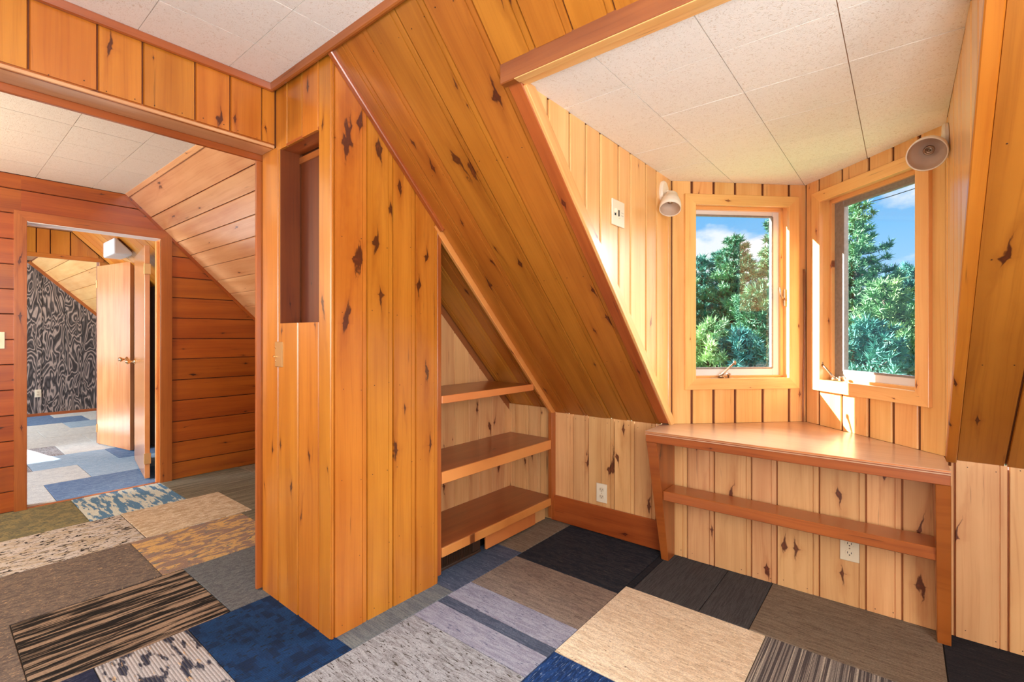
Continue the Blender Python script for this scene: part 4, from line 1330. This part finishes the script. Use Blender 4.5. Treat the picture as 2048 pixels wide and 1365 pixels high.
# ---- spotlights
def spot(plate, nrm, joint, mouth, aim, label, rad):
    s = empty('spotlight', plate, label, 'spotlight', group='cream spotlights in the window bay')
    plate, joint, mouth, aim = Vector(plate), Vector(joint), Vector(mouth), Vector(aim).normalized()
    n = Vector(nrm)
    bm = bmesh.new()
    mwp = axis_matrix(plate, n)
    lathe(bm, [(0, 0.0), (0.052, 0.0), (0.052, 0.010), (0.046, 0.018), (0.0, 0.020)], mwp, 28)
    for v in bm.verts:   # oval plate, taller than wide
        d_ = v.co - plate
        v.co.z = plate.z + d_.z * 1.28
        v.co.y = plate.y + d_.y * 0.92
    bm_obj('mounting_plate', bm, M['lamp_white'], s, smooth=False)
    bm = bmesh.new()
    tube(bm, [plate + n * 0.014, plate + n * 0.032, joint], [0.015, 0.014, 0.013], 14)
    bm_obj('arm', bm, M['lamp_white'], s, smooth=True)
    bm = bmesh.new()
    lathe(bm, [(0, -0.018), (0.016, -0.016), (0.021, -0.004), (0.021, 0.008), (0.012, 0.018), (0, 0.02)], axis_matrix(joint, (mouth - joint)), 18)
    bm_obj('swivel', bm, M['lamp_white'], s, smooth=True)
    L_ = 0.10
    ms = axis_matrix(mouth - aim * L_, aim)
    bm = bmesh.new()
    lathe(bm, [(0.0, 0.0), (rad * 0.60, 0.0), (rad * 0.66, 0.006), (rad * 0.68, 0.026), (rad * 0.80, 0.030), (rad * 0.97, 0.062), (rad, 0.078), (rad, L_), (rad - 0.004, L_), (rad - 0.005, 0.078)], ms, 36)
    shd = bm_obj('shade', bm, M['lamp_white'], s, smooth=True)
    bm = bmesh.new()
    lathe(bm, [(rad - 0.0045, L_ - 0.002), (rad - 0.006, 0.072), (rad * 0.80, 0.044), (rad * 0.52, 0.036), (rad * 0.5, 0.030), (0, 0.028)], ms, 36)
    bm_obj('reflector', bm, M['lamp_inside'], shd, smooth=True)
    bm = bmesh.new()
    lathe(bm, [(0.017, 0.030), (0.017, 0.046), (0.013, 0.048), (0.012, 0.036), (0.004, 0.036), (0.004, 0.042), (0, 0.043)], ms, 20)
    bm_obj('socket', bm, M['bronze'], s, smooth=True)
    return s


spot((-1.0, 2.515, 1.985), (1, 0, 0), (-0.955, 2.49, 1.955), (-0.928, 2.432, 1.872), (0.10, -0.36, -0.62), 'cream spotlight on the left dormer cheek beside the small window', 0.054)
spot((0.137, 2.50, 1.975), (-1, 0, 0), (0.100, 2.47, 1.955), (0.071, 2.385, 1.902), (-0.12, -0.74, -0.42), 'cream spotlight on the right dormer cheek, its open mouth facing the room', 0.062)


# ---- outlets, switches, plates
def outlet(O, U, N, label, mat, slots=True, name='wall_outlet', w=0.072, h=0.115, cat='outlet'):
    O, U, N = Vector(O), Vector(U).normalized(), Vector(N).normalized()
    o = empty(name, O, label, cat)
    mw = frame_mw(O, U, Z.cross(U))
    s_ = 1 if (Z.cross(U)).dot(N) > 0 else -1

    def B(nm, par, m_, u0, u1, z0, z1, d0, d1, bv=0.001):
        return box(nm, par, m_, (u0, s_ * d0, z0), (u1, s_ * d1, z1), bv, mw=mw)
    B('cover_plate', o, mat, -w / 2, w / 2, -h / 2, h / 2, 0.0, 0.006, 0.003)
    for zc in (0.021, -0.021):
        bm = bmesh.new()
        lathe(bm, [(0, 0), (0.0172, 0), (0.0172, 0.0015), (0.0165, 0.003), (0, 0.003)], mw @ axis_matrix((0, s_ * 0.0055, zc), (0, s_, 0)), 24)
        for v in bm.verts:
            q = mw.inverted() @ v.co
            q.z = zc + max(-0.0135, min(0.0135, q.z - zc))
            v.co = mw @ q
        f = bm_obj('receptacle', bm, M['ivory'], o)
        B('slot', f, M['slot'], -0.0085, -0.0060, zc - 0.002, zc + 0.007, 0.0080, 0.0091, 0)
        B('slot', f, M['slot'], 0.0055, 0.0080, zc - 0.002, zc + 0.006, 0.0080, 0.0091, 0)
        bm = bmesh.new()
        lathe(bm, [(0, 0), (0.0028, 0), (0.0028, 0.0011), (0, 0.0011)], mw @ axis_matrix((0, s_ * 0.0080, zc - 0.0075), (0, s_, 0)), 10)
        bm_obj('ground_hole', bm, M['slot'], f)
    bm = bmesh.new()
    lathe(bm, [(0, 0), (0.003, 0), (0.002, 0.0015), (0, 0.0018)], mw @ axis_matrix((0, s_ * 0.006, 0), (0, s_, 0)), 10)
    bm_obj('screw', bm, M['bronze'], o)
    return o


outlet((-1.4325, KY - 0.001, 0.253), X, -Y, 'cream duplex outlet on the knee wall left of the desk', M['ivory_pale'])
outlet((-0.184, KY - 0.001, 0.262), X, -Y, 'tan duplex outlet under the foot rail of the desk', M['ivory'])
outlet((FX + 0.001, 1.115, 0.345), Y, X, 'small cream outlet low on the dark grained far wall', M['ivory_pale'])

sw = empty('light_switch', (-1.0, 1.985, 1.772), 'cream double switch plate with a slider on the left dormer cheek', 'switch')
box('cover_plate', sw, M['ivory_pale'], (-1.0, 1.925, 1.714), (-0.993, 2.045, 1.830), 0.003)
tg = box('toggle', sw, M['ivory_pale'], (-0.996, 1.948, 1.768), (-0.984, 1.957, 1.788), 0.002)
box('toggle_slot', sw, M['slot'], (-0.9935, 1.946, 1.758), (-0.9922, 1.960, 1.770), 0)
box('slider_slot', sw, M['slot'], (-0.9935, 1.982, 1.755), (-0.9920, 1.993, 1.787), 0)
box('slider_knob', sw, M['ivory_pale'], (-0.993, 1.980, 1.750), (-0.986, 1.993, 1.757), 0.001)
for zz in (1.778, 1.765):
    box('print_line', sw, plain('faint_grey_print', rgb(190, 182, 168), 0.5), (-0.9932, 2.010, zz), (-0.9926, 2.033, zz + 0.003), 0)

ls_ = empty('light_switch', (-4.78, 0.30, 1.19), 'cream switch plate on dark orange boards at the left edge of the doorway', 'switch')
box('cover_plate', ls_, M['ivory_pale'], (-4.782, 0.285, 1.130), (-4.774, 0.362, 1.245), 0.003)
box('toggle', ls_, M['ivory_pale'], (-4.776, 0.318, 1.178), (-4.762, 0.328, 1.198), 0.002)

bp_ = empty('blank_plate', (-2.21, 1.035, 1.135), 'dull brass plate on the column board just below the niche', 'plate')
box('cover_plate', bp_, M['dull_brass'], (-2.246, 1.028, 1.077), (-2.178, 1.036, 1.192), 0.003)
for zz in (1.165, 1.105):
    bm = bmesh.new()
    lathe(bm, [(0, 0), (0.004, 0), (0.003, 0.002), (0, 0.0024)], axis_matrix((-2.238, 1.028, zz), (0, -1, 0)), 10)
    bm_obj('screw', bm, M['brass'], bp_)
box('tongue', bp_, M['brass'], (-2.246, 1.018, 1.120), (-2.236, 1.029, 1.128), 0.002)

# ---- cable in the corner of the bay
bm = bmesh.new()
tube(bm, [(-0.436, 3.186, 1.60), (-0.433, 3.188, 1.35), (-0.434, 3.185, 1.20), (-0.438, 3.178, 0.95), (-0.440, 3.174, 0.82), (-0.437, 3.170, 0.728)], [0.006, 0.006, 0.005, 0.005, 0.005, 0.006], 8)
props(bm_obj('corner_cable', bm, M['cable'], smooth=True), 'thin brown cable hanging down the corner between the two windows', 'cable')

# ---- nail heads on the broad faces: countless specks
rn = random.Random(3)


def nails(parent, O, U, V, N, seams, vs):
    bm = bmesh.new()
    O, U, V, N = Vector(O), Vector(U), Vector(V), Vector(N)
    for a, b in zip(seams, seams[1:]):
        for v_ in vs:
            for f_ in ((0.22, 0.78) if b - a > 0.09 else (0.5,)):
                if rn.random() < 0.15:
                    continue
                u_ = a + (b - a) * (f_ + rn.uniform(-0.06, 0.06))
                lathe(bm, [(0, 0.0), (0.0022, 0.0), (0.0020, 0.0012), (0, 0.0014)], axis_matrix(O + U * u_ + V * (v_ + rn.uniform(-0.012, 0.012)), N), 6)
    props(bm_obj('nail_heads', bm, M['nail'], parent), kind='stuff')


nails(cw, (-1.775, 0, 0), Y, Z, X, [1.049, 1.203, 1.338, 1.466, 1.606], [0.04, 0.30, 0.62, 1.0, 1.32, 1.62])
nails(kn, (0, KY, 0), X, Z, -Y, [q for q in KS if q > -1.85], [0.03, 0.695])
nails(hw, (-2.253, 0, 0), Y, Z, X, [0.10, 0.225, 0.402, 0.535, 0.711, 0.843, 0.975], [2.118])
nails(slope, O0, X, SL, SN, [-1.66, -1.535, -1.368, -1.237, -1.09], [0.10, 0.62, 1.25, 1.80])
nails(slope, O0, X, SL, SN, [0.175, 0.31, 0.45], [0.10, 0.5, 0.95, 1.3, 1.75])

# ================================================================== OUTSIDE
bm = bmesh.new()
bm_box(bm, (-90, -60, -3.5), (60, 110, -3.3))
props(bm_obj('ground', bm, M['grass']), 'grassy ground far below the windows', 'ground', 'structure')


def pine(x, y, top, width, label, mat, seed, zlow=-3.3, dens=1.0):
    rs = np.random.RandomState(seed)
    root = empty('pine_tree', (x, y, zlow), label, 'tree', group='pines outside the windows')
    h = top - zlow
    bm = bmesh.new()
    pts = [(x + rs.normal() * 0.04, y + rs.normal() * 0.04, zlow + h * k / 8) for k in range(9)]
    tube(bm, pts, [0.17 * (1 - k / 8.6) + 0.012 for k in range(9)], 8)
    CC, DD, SS = [], [], []

    def tuft(c, d, size):
        CC.append(c)
        DD.append(d / (np.linalg.norm(d) + 1e-9))
        SS.append(size)

    z = zlow + max(0.8, h * 0.10)
    while z < top - 0.12:
        f = (top - z) / h
        R = width * (0.10 + 0.90 * min(1.0, f * 1.6) ** 0.75) * rs.uniform(0.80, 1.12)
        nb = int(rs.randint(7, 10) * (0.75 + 0.5 * f))
        a0 = rs.uniform(0, 6.28)
        for k in range(nb):
            a = a0 + 6.283 * k / nb + rs.normal() * 0.25
            Lb = R * rs.uniform(0.65, 1.12)
            up = 0.42 - 0.62 * f + rs.normal() * 0.08
            p0 = np.array([x, y, z])
            dirn = np.array([math.cos(a), math.sin(a), 0.0])
            tip = p0 + dirn * Lb + np.array([0, 0, Lb * up])
            mid = p0 + dirn * Lb * 0.5 + np.array([0, 0, Lb * up * 0.28])
            if Lb > 0.35:
                tube(bm, [tuple(p0), tuple(mid), tuple(tip)], [0.026 * (0.4 + f), 0.016, 0.006], 4)
            side0 = np.cross(dirn, [0, 0, 1.0])
            for q in range(max(6, int(Lb * 30 * dens))):
                s = 1.0 - rs.uniform(0, 0.85) ** 1.25
                c = p0 * (1 - s) ** 2 + 2 * mid * s * (1 - s) + tip * s * s
                c = c + side0 * rs.normal() * Lb * 0.22 * (1.2 - s) + np.array([0, 0, abs(rs.normal()) * 0.06])
                tuft(c, dirn * 0.55 + np.array([0, 0, 0.7]) + rs.normal(size=3) * 0.35, rs.uniform(0.10, 0.18))
        z += h * rs.uniform(0.026, 0.042)
    for _ in range(5):
        tuft(np.array([x, y, top - 0.12]) + rs.normal(size=3) * 0.04, np.array([0, 0, 1.0]), 0.22)
    bm_obj('trunk', bm, M['bark'], root)
    n = 11
    C_ = np.repeat(np.array(CC), n, 0)
    D_ = np.repeat(np.array(DD), n, 0)
    S_ = np.repeat(np.array(SS), n)[:, None]
    r = rs.normal(size=C_.shape)
    r /= np.linalg.norm(r, axis=1, keepdims=True)
    dd = D_ * 0.8 + r
    dd /= np.linalg.norm(dd, axis=1, keepdims=True) + 1e-9
    sd_ = np.cross(dd, rs.normal(size=C_.shape))
    sd_ /= np.linalg.norm(sd_, axis=1, keepdims=True) + 1e-9
    sd_ *= S_ * 0.12
    b0 = C_ + r * S_ * 0.15
    tri = np.stack([b0 - sd_, b0 + sd_, b0 + dd * S_ * rs.uniform(0.7, 1.2, size=S_.shape)], 1).reshape(-1, 3).astype(np.float32)
    nv = len(tri)
    me = bpy.data.meshes.new('foliage')
    me.vertices.add(nv)
    me.vertices.foreach_set('co', tri.ravel())
    me.loops.add(nv)
    me.loops.foreach_set('vertex_index', np.arange(nv, dtype=np.int32))
    me.polygons.add(nv // 3)
    me.polygons.foreach_set('loop_start', np.arange(0, nv, 3, dtype=np.int32))
    me.update(calc_edges=True)
    me.materials.append(M[mat])
    o = bpy.data.objects.new('foliage', me)
    put(o, root)
    o['kind'] = 'stuff'
    return root


F_, YAW = 960.25, -0.68245


def at(px, py, depth):
    fw3 = Vector((math.sin(YAW), math.cos(YAW), 0))
    rt3 = Vector((math.cos(YAW), -math.sin(YAW), 0))
    d = fw3 * F_ + rt3 * (px - 1024) + Z * (671.8 - py)
    return Vector((0, 0, 1.22)) + d * (depth / F_)


TREES = [
    (1469, 482, 15.0, 1.75, 'tall pine centred in the small window of the bay', 'needle', 3),
    (1405, 512, 19.0, 1.7, 'dark pine behind the left stile of the small window', 'needle2', 4),
    (1435, 506, 24.0, 1.9, 'slim pine top rising behind the tallest pine of the small window', 'needle2', 5),
    (1556, 440, 17.0, 1.8, 'pine partly hidden by the corner between the two windows', 'needle', 6),
    (1515, 575, 12.5, 1.5, 'bushy low pine right of centre in the small window', 'needle', 7),
    (1420, 640, 11.0, 1.4, 'light green young pine low at the left of the small window', 'needle3', 8),
    (1712, 402, 13.5, 1.75, 'tall spreading pine in the larger right window', 'needle', 9),
    (1770, 560, 11.5, 1.6, 'light green pine low in the right window', 'needle3', 10),
    (1815, 530, 18.0, 2.0, 'distant pine at the right side of the right window', 'needle2', 12),
    (1675, 520, 19.0, 1.8, 'pine behind the weathered stile of the right window', 'needle2', 13),
    (1735, 640, 10.0, 1.4, 'dense dark young pine at the foot of the right window', 'needle2', 14),
    (1500, 520, 27.0, 2.2, 'distant pine seen through the gap right of the tallest pine of the small window', 'needle2', 17),
    (1640, 470, 22.0, 2.1, 'distant pine hidden mostly by the left stile of the right window', 'needle2', 18),
    (1790, 585, 24.0, 2.4, 'far pine crown low at the right side of the right window', 'needle', 19),
    (1930, 470, 14.0, 2.0, 'full pine standing outside beyond the right dormer cheek', 'needle', 21),
    (2060, 520, 17.0, 2.3, 'dark pine outside, far right of the window bay', 'needle2', 22),
    (1990, 640, 11.0, 1.7, 'young light green pine outside, right of the window bay', 'needle3', 23),
    (1330, 500, 16.0, 2.0, 'full pine standing outside beyond the left dormer cheek', 'needle', 24),
    (1850, 600, 12.0, 1.5, 'pine beyond the right edge of the right window', 'needle', 15),
    (1480, 660, 10.5, 1.3, 'young dark pine at the foot of the small window', 'needle2', 16),
]
for px, py, dp, wd, lab, mt, sd in TREES:
    P = at(px, py, dp)
    pine(P.x, P.y, P.z, wd, lab, mt, sd)

# overhead wire
bm = bmesh.new()
A_, B_ = at(1712, 412, 13.5), at(1840, 374, 13.0)
D_ = (B_ - A_)
tube(bm, [A_, A_ + D_ * 0.5 - Z * 0.02, B_, B_ + D_ * 3 + Z * 0.35], 0.011, 6)
props(bm_obj('power_line', bm, M['wire']), 'overhead wire crossing the sky in the right window', 'wire')
